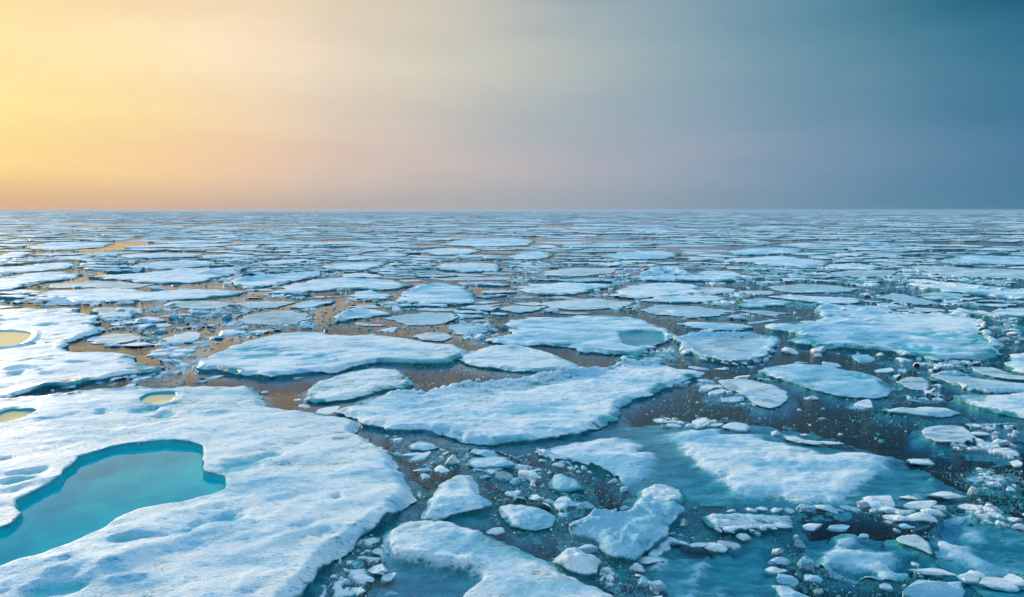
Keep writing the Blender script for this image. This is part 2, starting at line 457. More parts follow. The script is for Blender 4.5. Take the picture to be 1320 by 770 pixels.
    for (cx, cy, rx, ry, a) in hollows:
        c_, s_ = math.cos(a), math.sin(a); X = ((x - cx) * c_ + (y - cy) * s_) / rx; Y = (-(x - cx) * s_ + (y - cy) * c_) / ry
        k = 1 - sstep(np.sqrt(X * X + Y * Y) + 1.1 * und2 + .4 * und3 + .7 * und, .2, 1.2)
        z = np.maximum(z - .12 * k, .05); melt = np.maximum(melt, .42 * k); 
    for line, w, hh in ridges:
        dl = line_dist(XY, line) + .3 * w * und2; k = 1 - sstep(dl, .1 * w, w)
        z = z + hh * k * (.7 + .5 * np.abs(und3) + .4 * und2); snow = np.maximum(snow, .9 * k)
    for q, lvl, wm in prings:
        sd_ = sdist(XY, q)
        bedz = lvl - .10 - .05 * sstep(sd_, 0, 2) + .02 * und
        m = sd_ > 1e-3
        rimk = sstep(-sd_, 0, .5); wall = (sd_ > 1e-3) & (sd_ < .045)
        ztop = np.maximum(z, lvl + .05 + .1 * rimk - 2 * np.maximum(-sd_ - .6, 0)); z = np.where(wall, ztop - .05, np.where(m, np.maximum(bedz, .012), ztop))
        # low shore: the snow slopes down to the pond
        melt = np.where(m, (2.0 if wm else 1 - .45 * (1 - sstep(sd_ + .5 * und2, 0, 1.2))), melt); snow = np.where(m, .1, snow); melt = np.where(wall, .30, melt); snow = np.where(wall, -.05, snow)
    # side and foot
    lr = XY[lp]; nrm = normals(lr)
    wob = fbm(lr[:, 0] * 1.7, lr[:, 1] * 1.7, 3, seed + 21)
    zt = z[lp]; n0 = len(XY)
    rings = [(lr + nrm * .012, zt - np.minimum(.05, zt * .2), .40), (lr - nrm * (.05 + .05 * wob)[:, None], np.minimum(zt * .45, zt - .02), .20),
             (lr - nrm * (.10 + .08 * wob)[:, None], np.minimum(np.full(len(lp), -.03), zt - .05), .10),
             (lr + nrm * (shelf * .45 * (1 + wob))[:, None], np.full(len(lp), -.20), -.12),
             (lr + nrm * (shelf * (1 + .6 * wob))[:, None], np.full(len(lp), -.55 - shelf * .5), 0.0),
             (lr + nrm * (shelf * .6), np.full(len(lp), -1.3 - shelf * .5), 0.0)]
    V = [np.column_stack([XY, z])]; SN = [snow]; F = [tuple(f) for f in fo]
    prev = lp; k = len(lp); base = n0
    for q, zz, sv in rings:
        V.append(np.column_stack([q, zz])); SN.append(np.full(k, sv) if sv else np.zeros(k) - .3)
        cur = np.arange(base, base + k)
        for i in range(k):
            j = (i + 1) % k; F.append((prev[i], cur[i], cur[j], prev[j]))
        prev = cur; base += k
    V = np.concatenate(V); SN = np.concatenate(SN); ML = np.concatenate([melt, np.zeros(len(V) - n0)])
    c = np.array([*lr.mean(0), 0.0])
    me = mesh_from(name, V - c, F, [ICE], {'snow': SN, 'melt': ML})
    o = link(name, me, loc=tuple(c))
    for q, lvl, wm in prings:
        w = q + normals(q) * .10
        w = w[::max(1, len(w) // 160)]
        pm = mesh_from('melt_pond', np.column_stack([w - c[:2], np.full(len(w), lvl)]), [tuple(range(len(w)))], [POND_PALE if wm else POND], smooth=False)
        link('melt_pond', pm, parent=o)
    return o
# ------------------------------------------------------------------ the traced floes
# key | type | freeboard | outline in pixels of the photograph | nick | label
T = '''
A|snow|.46|-140,500 -60,506 0,512 30,508 60,507 85,506 110,503 150,500 175,498 200,500 240,499 300,498 322,497 331,503 345,516 362,524 395,530 430,537 460,543 475,556 487,565 497,570 500,583 505,592 520,605 533,617 537,625 533,640 525,652 515,660 495,672 482,682 463,697 448,707 428,718 418,732 397,753 377,770 345,800 200,860 -150,930 -200,700|the turquoise pond floe|huge snowy floe holding the big turquoise melt pond at its left
B|snow|.5|-90,398 0,398 50,397 103,397 108,403 130,415 141,423 135,427 110,431 95,435 92,439 97,445 105,449 130,450 165,450 180,460 200,467 212,474 205,478 180,480 165,483 130,488 100,493 60,500 30,505 0,509 -90,514|the notched blue floe|large blue-white floe with a deep notch and a golden melt pool
C|snow|.5|248,466 262,462 285,451 300,445 330,437 350,431 378,428 410,427 430,430 455,432 475,431 500,433 530,437 565,441 590,446 603,452 597,459 580,465 560,467 530,466 505,465 480,465 455,470 430,476 400,478 370,482 345,484 320,482 295,478 275,475 262,474|the long lens-shaped floe|long lens-shaped snowy floe lying across the golden brown water
D|snow|.3|392,514 398,505 402,497 420,488 445,480 478,474 510,476 522,486 534,493 520,499 490,503 475,508 455,513 420,517 400,517|the small leaf-shaped floe|smooth white leaf-shaped floe between the lens-shaped and central floes
E|snow|.4|433,527 445,523 460,517 480,511 510,509 545,507 580,502 620,496 650,492 700,485 735,480 780,475 800,469 825,468 855,472 885,476 905,480 900,486 880,490 868,492 860,498 840,506 815,514 803,520 805,530 800,537 785,545 760,551 740,558 700,563 660,566 640,570 600,568 580,560 560,553 530,551 500,552 480,548 465,545 455,537|the big central floe|big flat central snow floe with a rough ridge along its far edge
F|snow|.35|632,438 650,430 640,418 655,411 680,408 720,407 760,406 800,407 830,411 850,417 868,424 865,431 856,437 848,446 828,455 820,457 790,455 755,453 735,448 700,444 660,443 640,441|the floe with the green pool|wide snowy floe with a green flooded pool at its right end
G|snow|.28|588,463 600,455 620,449 645,445 680,447 710,454 735,465 750,471 735,475 700,477 670,478 640,475 610,470|the pale flat lens floe|pale lens-shaped floe lying just beyond the big central floe
H|thin|.08|866,438 885,434 910,432 945,433 975,433 1000,438 1003,444 995,455 985,464 970,469 940,470 915,466 895,459 880,452 878,445|the ring-rimmed floe|thin grey floe ringed by a raised crust of white lumps
I|snow|.22|872,416 890,414 930,415 960,417 975,421 960,425 920,425 890,421|the narrow strip floe|narrow white strip floe beyond the ring-rimmed pancake
J|snow|.55|985,418 1000,414 1045,413 1055,397 1060,394 1100,397 1150,401 1200,404 1250,404 1262,412 1270,425 1272,432 1285,440 1300,455 1280,458 1250,460 1235,463 1215,464 1185,460 1150,454 1120,449 1080,446 1060,447 1040,442 1010,437 1020,426|the thick twin-pool floe|thick blue-white floe with two faint teal melt patches and a hummocked back
K|snow|.22|975,478 995,471 1020,469 1060,471 1090,475 1105,478 1130,484 1142,492 1147,501 1145,510 1120,513 1095,512 1070,508 1040,500 1010,490|the kite-shaped floe|smooth kite-shaped floe with a small teal dimple near its tip
L|thin|.1|925,492 935,489 960,489 985,494 1005,500 1015,505 1018,512 1010,520 995,527 975,522 960,510 940,502|the slushy patch floe|ragged slushy floe in the dark water left of the kite-shaped floe
M|snow|.25|1137,528 1160,525 1185,524 1215,525 1237,531 1225,535 1200,537 1175,533 1150,530||slim white spindle-shaped floe alone in the dark water
N|thin|.1|1186,555 1195,551 1215,548 1240,550 1262,566 1245,571 1225,573 1205,570 1190,564|the grey diamond floe|small grey diamond-shaped floe with a white crust on its near edge
O|snow|.35|1227,510 1240,508 1280,508 1345,503 1360,545 1330,538 1300,532 1270,525 1245,518|the tilted teal-edged floe|white floe with bright teal upper edge cut by the right frame edge
O2|thin|.12|1200,485 1215,478 1240,480 1255,487 1290,492 1345,497 1345,506 1260,505 1230,495||thin grey floe with a crusted near edge beyond the teal-edged floe
O3|thin|.14|1250,473 1280,474 1310,483 1345,489 1300,489 1265,482||smooth grey wedge floe under the thick twin-pool floe
O4|snow|.3|1295,468 1305,456 1345,450 1345,484 1310,478||white floe corner at the right edge beside the thick twin-pool floe
O5|awash|.1|1262,540 1300,543 1350,545 1350,572 1300,566 1280,556||dark teal floe awash near the right edge, no snow on it
P|awash|.1|688,582 700,577 740,564 760,556 800,551 860,548 930,547 990,550 1050,565 1110,577 1150,588 1190,605 1230,625 1250,638 1235,650 1200,655 1150,656 1080,657 1000,660 960,655 900,653 860,647 835,645 818,640 800,630 780,613 740,600 710,592|the half-sunken teal floe|great half-sunken teal floe carrying two broad patches of snow
Q|snow|.35|820,634 835,627 855,625 875,630 885,640 880,648 850,652 825,647|the rounded hump|rounded white hump between the half-sunken floe and the pitted block
R|snow|.5|730,678 745,670 765,662 800,655 815,645 835,640 860,645 880,650 883,660 870,675 860,690 845,700 830,712 815,715 790,713 778,707 770,695 755,690 738,686|the pitted square floe|thick square floe with a pitted grainy top and raised edges
T|snow|.35|713,718 725,708 745,705 765,712 775,722 770,735 750,737 730,730|the lumpy little floe|small lumpy floe leaning against the left of the pitted square floe
U|snow|.36|490,690 500,680 515,672 530,669 555,670 590,676 620,685 650,695 680,708 700,722 725,735 750,745 775,755 805,778 790,805 600,850 440,830 470,780 480,755 490,725|the sloping white floe|sloping white floe with a flooded teal bay at the bottom edge
V|snow|.38|545,662 552,645 562,630 570,618 590,611 605,612 615,622 622,635 635,648 620,655 590,660 565,666|the shark-fin floe|fin-shaped white floe beside the point of the huge pond floe
W|snow|.26|645,655 655,647 680,650 705,658 718,666 712,677 690,681 665,678 650,670|the grainy oval floe|grainy oval floe between the fin-shaped floe and the square floe
X|snow|.26|707,620 712,611 725,612 745,622 757,630 745,633 720,632 708,627|the small wedge floe|small white wedge floe on dark water under the half-sunken floe
Y|snow|.16|600,598 610,590 640,588 665,595 670,600 640,603 610,602|the flat slab|flat pale slab floating in brash below the big central floe
AA|snow|.2|566,557 580,552 600,557 612,565 600,568 585,566||white sliver pressed against the near edge of the central floe
AB|snow|.16|522,574 540,568 560,571 568,576 550,580 530,579||pale flat slab in the brash left of the round lump
AC|snow|.14|606,583 612,578 632,581 645,589 625,589||thin triangular plate just beyond the flat pale slab
BB|snow|.24|903,664 915,660 960,661 990,663 1020,667 1022,680 990,683 950,684 925,681 908,673|the oblong slab|oblong blue-grey slab with a lumpy near edge under the half-sunken floe
DD|awash|.1|818,733 830,720 870,700 930,705 975,690 1000,700 1012,730 1005,775 990,820 860,820 835,765|the cloudy sunken floe|cloudy teal floe awash at the bottom with a crusted left edge
EE|awash|.1|1012,695 1040,698 1070,693 1110,690 1150,700 1175,710 1182,730 1175,745 1150,750 1110,748 1075,738 1045,725|the snow-dusted teal floe|teal floe awash with a dusting of snow, beside the upright ridge
FF|thin|.12|1157,692 1180,690 1200,700 1200,714 1180,706 1160,699||small tilted plate wedged between two half-sunken teal floes
GG|awash|.1|1203,712 1212,680 1250,658 1330,668 1420,680 1420,800 1300,800 1250,755 1215,738|the streaky sunken floe|wide teal floe awash in the bottom right, streaked with snow
A1|thin|.1|112,436 130,432 155,430 175,431 185,435 175,439 150,443 120,443|the grey plate in the notch|thin grey plate lying in the notch of the large blue-white floe
A2|awash|.06|180,480 200,476 222,477 234,484 222,490 200,493 180,491||thin bluish plate awash off the tip of the notched floe
A3|thin|.08|117,400 125,397 150,396 180,397 187,403 165,409 140,409 125,406|the oval grey plate|oval grey plate just right of the notched floe's upper corner
A6|thin|.08|208,437 225,431 245,427 262,430 258,438 235,443 218,441||lilac-grey plate with a blue lump on its near edge
A8|thin|.08|305,413 325,405 350,401 375,400 395,405 400,411 380,418 340,419 315,418|the broken grey plate|broken grey plate beyond the long lens-shaped floe
A9|thin|.09|208,395 225,388 265,388 300,390 293,396 265,399 230,397||thin buff floe above a small white disc in golden water
B0|snow|.22|372,395 385,389 405,387 432,387 428,391 405,396 385,397||small blue-edged floe beyond the broken grey plate
B1|snow|.3|425,417 433,408 450,400 470,397 508,402 495,406 460,410 440,414|the blue-tipped floe|slanted floe with a blue hummocked tip beyond the lens-shaped floe
B2|thin|.1|498,410 520,405 550,402 585,404 592,411 580,417 550,420 520,419|the grey horseshoe floe|grey flat floe with a pale crescent at its right end
B3|thin|.12|577,420 600,416 625,418 636,422 630,428 605,432 585,430||grey plate with white lumps left of the green-pool floe
B4|thin|.16|532,434 550,429 572,428 585,435 570,440 545,438||small frosty plate just beyond the lens-shaped floe's right half
B5|snow|.5|510,386 518,378 530,372 545,367 565,364 590,366 603,372 612,382 605,389 580,391 550,390 530,389 515,389|the domed floe|domed white floe with a yellowish melt stain on its left side
B6|snow|.4|352,376 370,368 400,361 440,357 480,358 515,362 532,369 500,373 460,372 420,374 380,377|the long floe left of the dome|long bright floe reaching left from the domed floe
B7|snow|.25|448,381 462,375 480,373 492,378 508,381 500,385 470,386||small pointed floe tucked left of the domed floe
B8|snow|.2|440,353 465,351 490,354 495,357 460,358 442,358||narrow white floe right behind the long bright floe
B9|snow|.4|560,344 575,339 610,338 645,340 648,345 640,349 600,350 570,348||rectangular floe with a dark teal shadow line along its front
C0|snow|.28|410,344 440,338 475,337 502,338 495,343 470,347 430,348||flat pale floe left of the rectangular shadowed floe
C1|snow|.35|665,370 685,366 730,364 785,366 790,369 765,373 740,378 700,380 675,376|the pink-tipped floe|smooth floe with a pink-lit left tip and a flat top
C2|snow|.3|785,380 800,372 815,365 850,363 890,366 910,372 900,378 860,383 810,383|the broad grey-white floe|broad grey-white floe just in front of the blue hummock
C3|snow|.5|812,358 830,352 855,347 870,349 900,352 925,354 950,356 960,359 930,362 880,361 830,360|the blue hummock|ridged floe with a bright blue peaked hummock
C4|snow|.35|930,335 960,332 1000,330 1040,333 1075,337 1065,342 1020,344 985,341 950,337|the flat diamond floe|bright flat diamond-shaped floe far out right of the centre
C5|snow|.2|947,394 960,388 980,384 1010,387 1030,389 1015,393 985,396 960,396||low greenish-white wedge floe left of the twin-pool floe's back
C6|snow|.25|985,382 1010,380 1060,382 1105,384 1112,388 1095,391 1060,391 1030,387||narrow white bar floe just beyond the twin-pool floe
C7|snow|.25|825,387 850,381 880,381 910,380 935,383 942,386 915,389 870,390||flat white floe right of the broad grey-white floe
C8|snow|.6|1165,363 1180,360 1200,364 1240,367 1290,371 1345,372 1345,386 1290,380 1250,377 1200,372 1175,367|the long snow wall|long lumpy snow wall running out of the frame on the right
C9|thin|.2|1160,343 1190,342 1250,345 1345,349 1345,362 1280,358 1230,355 1190,350|the smooth grey sheet|smooth grey sheet of new ice behind the long snow wall
D0|thin|.22|1133,383 1150,378 1165,379 1195,386 1215,391 1190,393 1155,388||pale wedge floe between the snow wall and the twin-pool floe
D1|snow|.3|1218,399 1240,397 1270,401 1303,408 1290,410 1250,404||slim slanted strip behind the twin-pool floe's right corner
D2|snow|.4|1275,402 1300,397 1345,395 1345,409 1300,407||white floe cut by the right edge below the snow wall
D3|thin|.18|695,391 730,386 770,385 815,389 820,393 790,397 740,399 710,397||mottled thin floe beyond the green-pool floe
D4|thin|.15|825,400 845,393 880,393 920,397 950,402 920,408 870,408 840,404||flooded grey floe beyond the narrow strip floe
D5|thin|.2|640,398 660,394 700,395 695,400 670,403||small grey floe just beyond the green-pool floe's left end
D6|snow|.4|-70,390 0,376 33,367 50,364 80,360 107,354 95,350 80,349 40,352 0,359 -70,366|the steel-blue floe|long steel-blue floe slanting in from the left edge
D7|snow|.3|-60,346 0,345 50,340 90,337 104,341 80,347 40,350 0,352 -60,356||narrow lilac floe above the steel-blue one at the left edge
D8|snow|.35|165,343 180,339 215,336 260,335 285,338 265,342 235,346 200,347 180,345|the floe by the golden lead|pale floe right behind the bright golden gap in the ice
D9|snow|.4|110,357 140,354 180,352 200,349 240,346 280,345 325,345 310,350 290,356 260,362 230,364 190,364 150,360|the blue-capped long floe|long floe with a blue cap, in front of the golden gap
E0|snow|.26|40,380 70,374 110,372 150,371 200,374 250,372 300,373 322,376 290,381 250,386 200,387 150,389 100,388 70,384|the wide lilac floe|wide lilac-grey floe beyond the notched blue floe
E1|snow|.45|300,362 320,358 345,354 380,352 414,352 400,358 370,364 340,369 315,371 300,367|the blue-crusted floe|hummocky floe with blue crust right of the blue-capped one
E2|snow|.3|325,339 350,336 380,334 402,334 385,339 350,341||low white floe beyond the blue-crusted floe
E3|snow|.25|30,319 60,313 110,311 145,314 130,319 90,322 50,322|the far left pale floe|pale far floe below the brightest part of the sky
E4|snow|.3|565,315 600,308 660,307 690,310 680,316 620,318|the far centre floe|broad far floe lying almost straight ahead
E5|snow|.3|535,324 560,320 600,320 622,323 600,328 560,328||mid-distance white floe just in front of the far centre floe
E6|snow|.3|655,331 670,325 700,324 715,329 695,334 665,334||small pale floe right of the shadowed rectangular floe
E7|snow|.3|770,330 800,325 850,323 880,327 860,333 810,334||pale distant floe beyond the blue hummock
E8|snow|.35|938,324 960,320 1000,319 1040,321 1030,326 980,328 945,328||long bright floe just beyond the flat diamond floe
E9|snow|.3|1210,335 1240,330 1290,330 1345,332 1345,341 1280,339 1230,338||long pale strip floe beyond the smooth grey sheet
F0|snow|.3|880,355 905,349 935,348 975,357 940,360 900,360||white triangular floe right of the blue hummock
F1|thin|.18|300,391 340,388 380,389 360,396 320,398||thin buff plate right of the wide lilac floe
F2|thin|.1|1155,492 1170,486 1190,487 1200,495 1195,503 1175,502||lacy slush plate between kite-shaped and teal-edged floes
F3|snow|.3|1060,341 1100,339 1140,343 1120,348 1080,347||low pale floe right of the flat diamond floe
F4|thin|.14|70,366 120,362 200,366 180,371 110,371 60,371||grey band of thin ice beyond the wide lilac floe
F5|snow|.3|150,329 200,326 260,327 250,331 190,333 160,332||slim pale floe beyond the golden gap
F6|snow|.3|0,329 20,324 42,326 30,331 0,334 -50,334 -50,328||pale slanted floe near the left edge far out
F7|thin|.2|700,350 740,345 800,346 790,352 740,356 705,355||mottled flat floe left of the blue hummock
F8|thin|.2|985,370 1030,366 1080,368 1110,373 1080,377 1020,377||broken grey floe beyond the narrow white bar
F9|thin|.2|870,375 900,370 940,371 950,376 920,380 885,380||grey floe between the broad grey-white floe and the slush
G0|thin|.14|1068,352 1110,347 1160,349 1150,356 1100,358||teal-grey slushy floe left of the smooth grey sheet
'''
PONDS = {
 'A': [('-110,745 -90,700 0,687 15,679 28,668 21,662 19,654 35,645 50,638 72,625 82,613 96,603 100,596 120,589 140,583 160,579 185,577 212,574 245,576 262,580 265,593 264,613 277,617 295,622 292,638 275,645 237,655 185,664 155,677 130,693 95,710 50,729 0,744 -60,765', .17),
       ('180,516 190,509 205,507 225,507 228,511 220,518 205,522 185,521', .30),
       ('-20,546 0,533 15,529 38,529 48,534 35,541 10,549 -15,552', .30)],
 'B': [('-20,428 0,427 20,427 40,429 38,437 25,444 0,448 -25,445', .30)],
}
SUNKS = {
 'U': [('500,704 515,720 545,727 580,732 605,739 624,750 616,763 600,778 590,830 430,840 460,780 478,748 490,722', .22)],
 'F': [('797,431 812,428 840,427 858,430 858,441 842,447 822,450 803,446', .07)],
}
SNOWS = {
 'P': [('692,583 740,571 800,565 835,575 848,590 840,606 822,617 803,622 780,609 745,599 708,591', .10),
       ('865,560 900,553 940,556 985,562 1040,579 1100,583 1135,590 1148,603 1130,620 1110,636 1080,644 1030,649 1000,644 960,641 930,629 915,611 890,592 870,576', .12)],
 'DD': [('860,745 880,715 915,712 930,730 925,760 900,800 870,790', .02), ('945,700 975,695 990,715 970,722 950,712', .02), ('830,725 850,712 870,720 850,735', .03)],
 'EE': [('1050,706 1090,699 1130,703 1155,716 1172,738 1140,746 1100,736 1060,722', .09), ('1020,698 1045,702 1040,710', .05)],
 'GG': [('1212,700 1250,702 1285,716 1330,728 1420,742 1420,768 1330,748 1270,738 1232,718', .05), ('1240,683 1265,686 1290,699 1270,702 1245,692', .04), ('1215,660 1265,660 1270,670 1225,672', .05)],
 'O5': [], 'F': [('805,441 840,437 846,440 810,446', .02)], 'L': [('925,492 960,489 1000,500 960,506', .12)],
}
HOLLOWS = {   # px, py, half width px, half depth px
 'A': [(305,604,26,8), (412,686,34,9), (434,645,8,4), (40,617,30,13), (185,532,14,3), (215,534,10,3), (130,534,12,3), (300,672,46,8), (160,700,40,8), (70,765,30,8), (250,690,30,5), (350,590,20,4)],
 'B': [(60,418,10,2), (20,482,12,3), (100,468,14,3)],
 'E': [(745,500,13,3)], 'K': [(1105,485,14,3)], 'J': [(1188,448,34,4.5), (1222,433,44,3.5), (1188,448,20,2.5), (1130,413,10,2), (1090,408,12,2)], 'C': [(350,460,30,4), (410,462,28,4), (330,449,22,3)],
 'C3': [(858,352,6,3)],
}
RIDGES = {    # polyline, half width m, height m
 'E': [('505,510 560,505 620,497 660,494 730,484 780,475 820,469 860,471', .6, .40)],
 'J': [('1060,396 1110,399 1170,402 1250,406', 2.2, .45), ('1003,434 1030,428 1060,421 1100,415', .9, .28), ('1262,412 1270,428 1290,446', .7, .25)],
 'C3': [('835,354 858,349 880,353', 2.2, .9)], 'E1': [('315,361 350,357 380,355 405,353', 2.5, .5)],
 'C8': [('1170,362 1230,368 1290,374 1340,378', 1.6, .45)], 'D9': [('265,352 290,349 320,346', 2.5, .5)],
 'B1': [('428,413 445,404 465,400', 1.0, .35)], 'R': [('733,678 765,665 805,654 835,643', .3, .18), ('881,655 868,677 850,697 828,710', .25, .14)],
 'BB': [('915,681 950,683 1018,680', .25, .16)], 'N': [('1195,568 1225,571 1258,568', .4, .16)], 'B2': [('588,405 591,412 580,417', .8, .3)],
 'P': [('695,581 715,592 745,600 782,613 800,629 818,640', .28, .24)],
 'EE': [('1050,727 1085,740 1125,748', .3, .12)], 'O2': [('1235,496 1262,504 1340,505', .4, .2)], 'B5': [('520,377 545,369 570,366', 1.4, .25)],
}
RIMS = {'H': 1.1}
BUMPY = {'R': 1.0, 'T': 1.0, 'W': .6, 'E': .25, 'V': .3, 'Q': .5, 'U': .15, 'BB': .5}
# loose chunks: px, py of the foot's middle, width px, height px, flat slab or lump
CH = '''
582,601,22,18,l 548,617,16,8,l 545,610,30,8,l 567,609,28,7,l 540,593,32,5,s 530,589,24,4,s 510,588,14,7,l 648,620,30,18,l 664,626,22,14,l 672,606,20,9,l
686,612,24,9,l 627,618,18,9,l 690,646,22,11,l 706,650,18,9,l 742,656,32,13,l 736,650,16,7,l 756,657,24,14,l 642,688,28,12,l 575,669,11,6,l 700,596,16,5,l
634,590,14,5,s 622,607,28,9,l 720,602,20,5,l 738,606,14,4,l 735,612,8,5,l 660,640,20,7,l 757,716,40,22,b 1041,661,24,15,b 1067,660,30,14,b 1100,660,30,8,l
1116,656,16,13,b 1141,653,38,15,b 1152,663,34,11,b 1168,675,36,16,l 1192,674,34,17,b 1192,658,40,12,b 1177,646,22,8,l 1216,658,22,9,l 1232,646,44,13,b 1256,638,11,14,b
1260,659,30,8,s 1286,669,22,8,l 1311,674,18,8,l 1319,684,14,9,l 1172,682,18,6,l 1195,600,38,8,s 1305,584,30,8,l 1275,624,30,6,s 1284,627,22,7,l 1314,600,14,4,s
1001,562,14,8,l 1018,565,18,5,l 1030,571,34,9,l 1052,575,34,9,l 1073,576,34,6,l 1040,562,12,4,l 855,545,24,7,s 905,549,28,6,s 925,551,22,6,s 952,554,38,5,s
1257,751,28,12,s 1302,762,42,7,s 1314,756,22,12,s 1264,746,24,7,l 1050,684,28,7,l 1116,694,14,5,l 1085,686,30,5,s 1145,760,18,7,s 1212,746,44,18,b 1182,730,10,6,l
882,704,18,8,l 901,708,28,11,l 921,712,32,15,l 941,709,34,17,l 961,698,26,13,l 977,691,20,10,l 957,681,18,9,l 972,684,12,6,l 868,704,26,15,b 857,710,20,14,b 
839,728,32,11,s 846,717,18,9,s 823,738,18,12,l 831,750,14,10,l 850,765,24,22,b 848,778,20,12,b 1003,716,16,12,l 1010,730,26,14,l 1003,742,28,13,l 1021,755,32,17,l 
1015,765,30,14,l 1026,776,42,17,l 1033,708,14,14,b 1041,735,20,24,b 1048,751,24,9,l 1057,767,18,12,l 1027,698,10,18,b 491,717,26,14,l 477,728,26,14,l 468,722,16,9,l 
485,742,34,18,l 470,752,26,13,l 499,748,18,6,s 460,768,28,10,l 504,768,14,6,l 482,700,22,7,l 452,740,14,6,l 1022,457,30,11,l 1058,455,26,10,l 1056,461,14,6,l
1034,470,18,5,l 1077,474,28,9,l 1092,481,12,4,l 1118,466,32,8,s 1146,481,34,5,s 1048,516,16,7,l 1118,526,36,6,s 1060,541,12,4,l 1137,460,14,6,l 1184,519,20,5,l 
1235,472,20,6,l 1238,487,36,12,l 1260,552,14,5,l 1265,564,30,9,l 1293,575,20,10,l 1310,588,26,8,l 1165,480,10,4,s 876,499,18,8,s 912,496,22,11,s 912,504,18,7,s
925,511,28,9,s 945,518,34,8,s 960,489,22,7,s 994,521,20,9,l 1000,512,16,6,l 975,516,14,6,l 896,440,8,3,l 898,455,10,4,l 935,476,10,3,l 968,474,10,3,l
830,449,10,4,s 862,455,12,3,s 830,460,26,6,l 905,477,30,5,l 900,483,22,4,l 928,478,20,5,l 883,497,18,6,s 180,424,40,8,l 183,418,20,8,l 224,412,16,9,l 228,412,14,6,l
252,407,30,8,s 290,412,14,9,l 240,443,24,6,l 272,438,28,7,l 290,433,34,7,l 308,432,26,5,l 62,391,40,9,l 199,376,34,8,l 156,393,22,6,l 86,394,24,6,l 54,397,12,5,l
150,402,18,5,l 170,406,14,6,l 200,400,20,5,l 145,448,26,7,l 170,448,46,8,l 78,503,26,9,l 165,499,22,5,s 215,395,24,5,l 395,424,18,7,l 300,395,16,5,l 383,489,12,4,s
390,526,22,6,l 418,533,30,5,s 340,508,12,5,l 383,517,14,3,s 275,488,14,3,s 258,494,12,4,s 220,468,12,5,l 204,430,16,6,s 205,446,30,5,l 218,458,14,4,s
610,432,30,8,l 618,438,24,9,l 625,427,24,8,l 648,424,16,8,l 640,436,16,8,l 521,470,12,6,l 505,444,40,7,s 478,433,16,4,l 500,428,36,7,l 1300,405,30,8,l 958,413,30,9,l 
730,359,20,5,b 715,346,14,4,b 700,398,16,5,l 712,404,26,9,l 850,372,14,4,l 870,404,20,5,l 1157,398,32,7,s 1270,404,14,4,l 1290,412,16,5,l 1268,438,18,5,l 1280,446,22,6,l
1298,440,16,6,l 1310,432,18,5,l 1290,425,16,4,s 1305,418,18,5,l 1240,392,26,4,s 1262,388,18,5,l 1225,386,22,4,s 1305,392,18,4,l 1115,362,20,5,l 1105,368,14,4,l
1222,793,92,56,b 1148,676,14,6,l 1158,686,12,5,l 1128,661,14,8,l 985,659,16,7,l 1003,661,18,8,l 1020,661,14,6,l 945,661,14,4,l 970,660,14,5,l 1085,661,14,6,l
'''
def poly(s): return np.array([[float(v) for v in p.split(',')] for p in s.split()])
FL = []
for ln in T.strip().splitlines():
    k, ty, h, pts, nick, lab = ln.split('|')
    FL.append(dict(key=k, ty=ty, h=float(h), px=poly(pts), nick=nick, label=lab))
# where the traced ice lies, in the photograph's pixels: loose pieces keep clear of it
MASK = np.zeros((770, 1320), bool)
def fill_mask(M, q):
    x0, y0 = np.floor(q.min(0)).astype(int); x1, y1 = np.ceil(q.max(0)).astype(int)
    x0, y0 = max(x0, 0), max(y0, 0); x1, y1 = min(x1, 1319), min(y1, 769)
    if x1 < x0 or y1 < y0: return
    X, Y = np.meshgrid(np.arange(x0, x1 + 1), np.arange(y0, y1 + 1))
    r = inside(np.stack([X.ravel() + .5, Y.ravel() + .5], -1), q).reshape(X.shape)
    M[y0:y1 + 1, x0:x1 + 1] |= r
AWASH = np.zeros((770, 1320), bool)
for f in FL:
    fill_mask(MASK, f['px'])
    if f['ty'] == 'awash': fill_mask(AWASH, f['px'])
def masked(M, px):
    x = px[:, 0].astype(int); y = px[:, 1].astype(int)
    ok = (x >= 0) & (x < 1320) & (y >= 0) & (y < 770)
    return ok & M[np.clip(y, 0, 769), np.clip(x, 0, 1319)]

GROUP_FLOE = 'floes of the drifting pack ice'
floes = []        # (object, world centre, nick, screen width)
for i, f in enumerate(FL):
    zt = f['h'] * .7 if f['ty'] != 'awash' else -.03
    W = at(f['px'][:, 0], np.maximum(f['px'][:, 1], 296), zt)
    d = math.hypot(*W.mean(0)); A_ = abs(area(W))
    s = max(.11, 2.6 * d / FPX, math.sqrt(A_ / 26000))
    if d > 90: s = max(s, math.sqrt(A_ / 3500))
    k = f['key']
    P_ = lambda s_, z=zt: at(poly(s_)[:, 0], poly(s_)[:, 1], z)
    hol = []
    for (hx, hy, hw, hh) in HOLLOWS.get(k, []):
        c = at(hx, hy, zt); a = at(hx + hw, hy, zt); b = at(hx, hy - hh, zt)
        hol.append((c[0], c[1], abs(a[0] - c[0]), np.linalg.norm(b - c), .25))
    o = build_floe('ice_floe', W, s, f['h'], f['ty'], 100 + i * 7,
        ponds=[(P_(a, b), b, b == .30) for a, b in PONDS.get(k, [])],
        sunks=[(P_(a, 0), b) for a, b in SUNKS.get(k, [])],
        snows=[(P_(a, .05), b) for a, b in SNOWS.get(k, [])],
        hollows=hol, ridges=[(P_(a), w, hh) for a, w, hh in RIDGES.get(k, [])],
        shelf=(.9 if d < 60 else .5) if f['ty'] != 'awash' else .5, rim=RIMS.get(k), bumpy=BUMPY.get(k, 0), relief=1.3 if k in 'AB' else 1.0)
    tag(o, f['label'], 'ice floe', GROUP_FLOE)
    floes.append(dict(o=o, c=W.mean(0), nick=f['nick']))

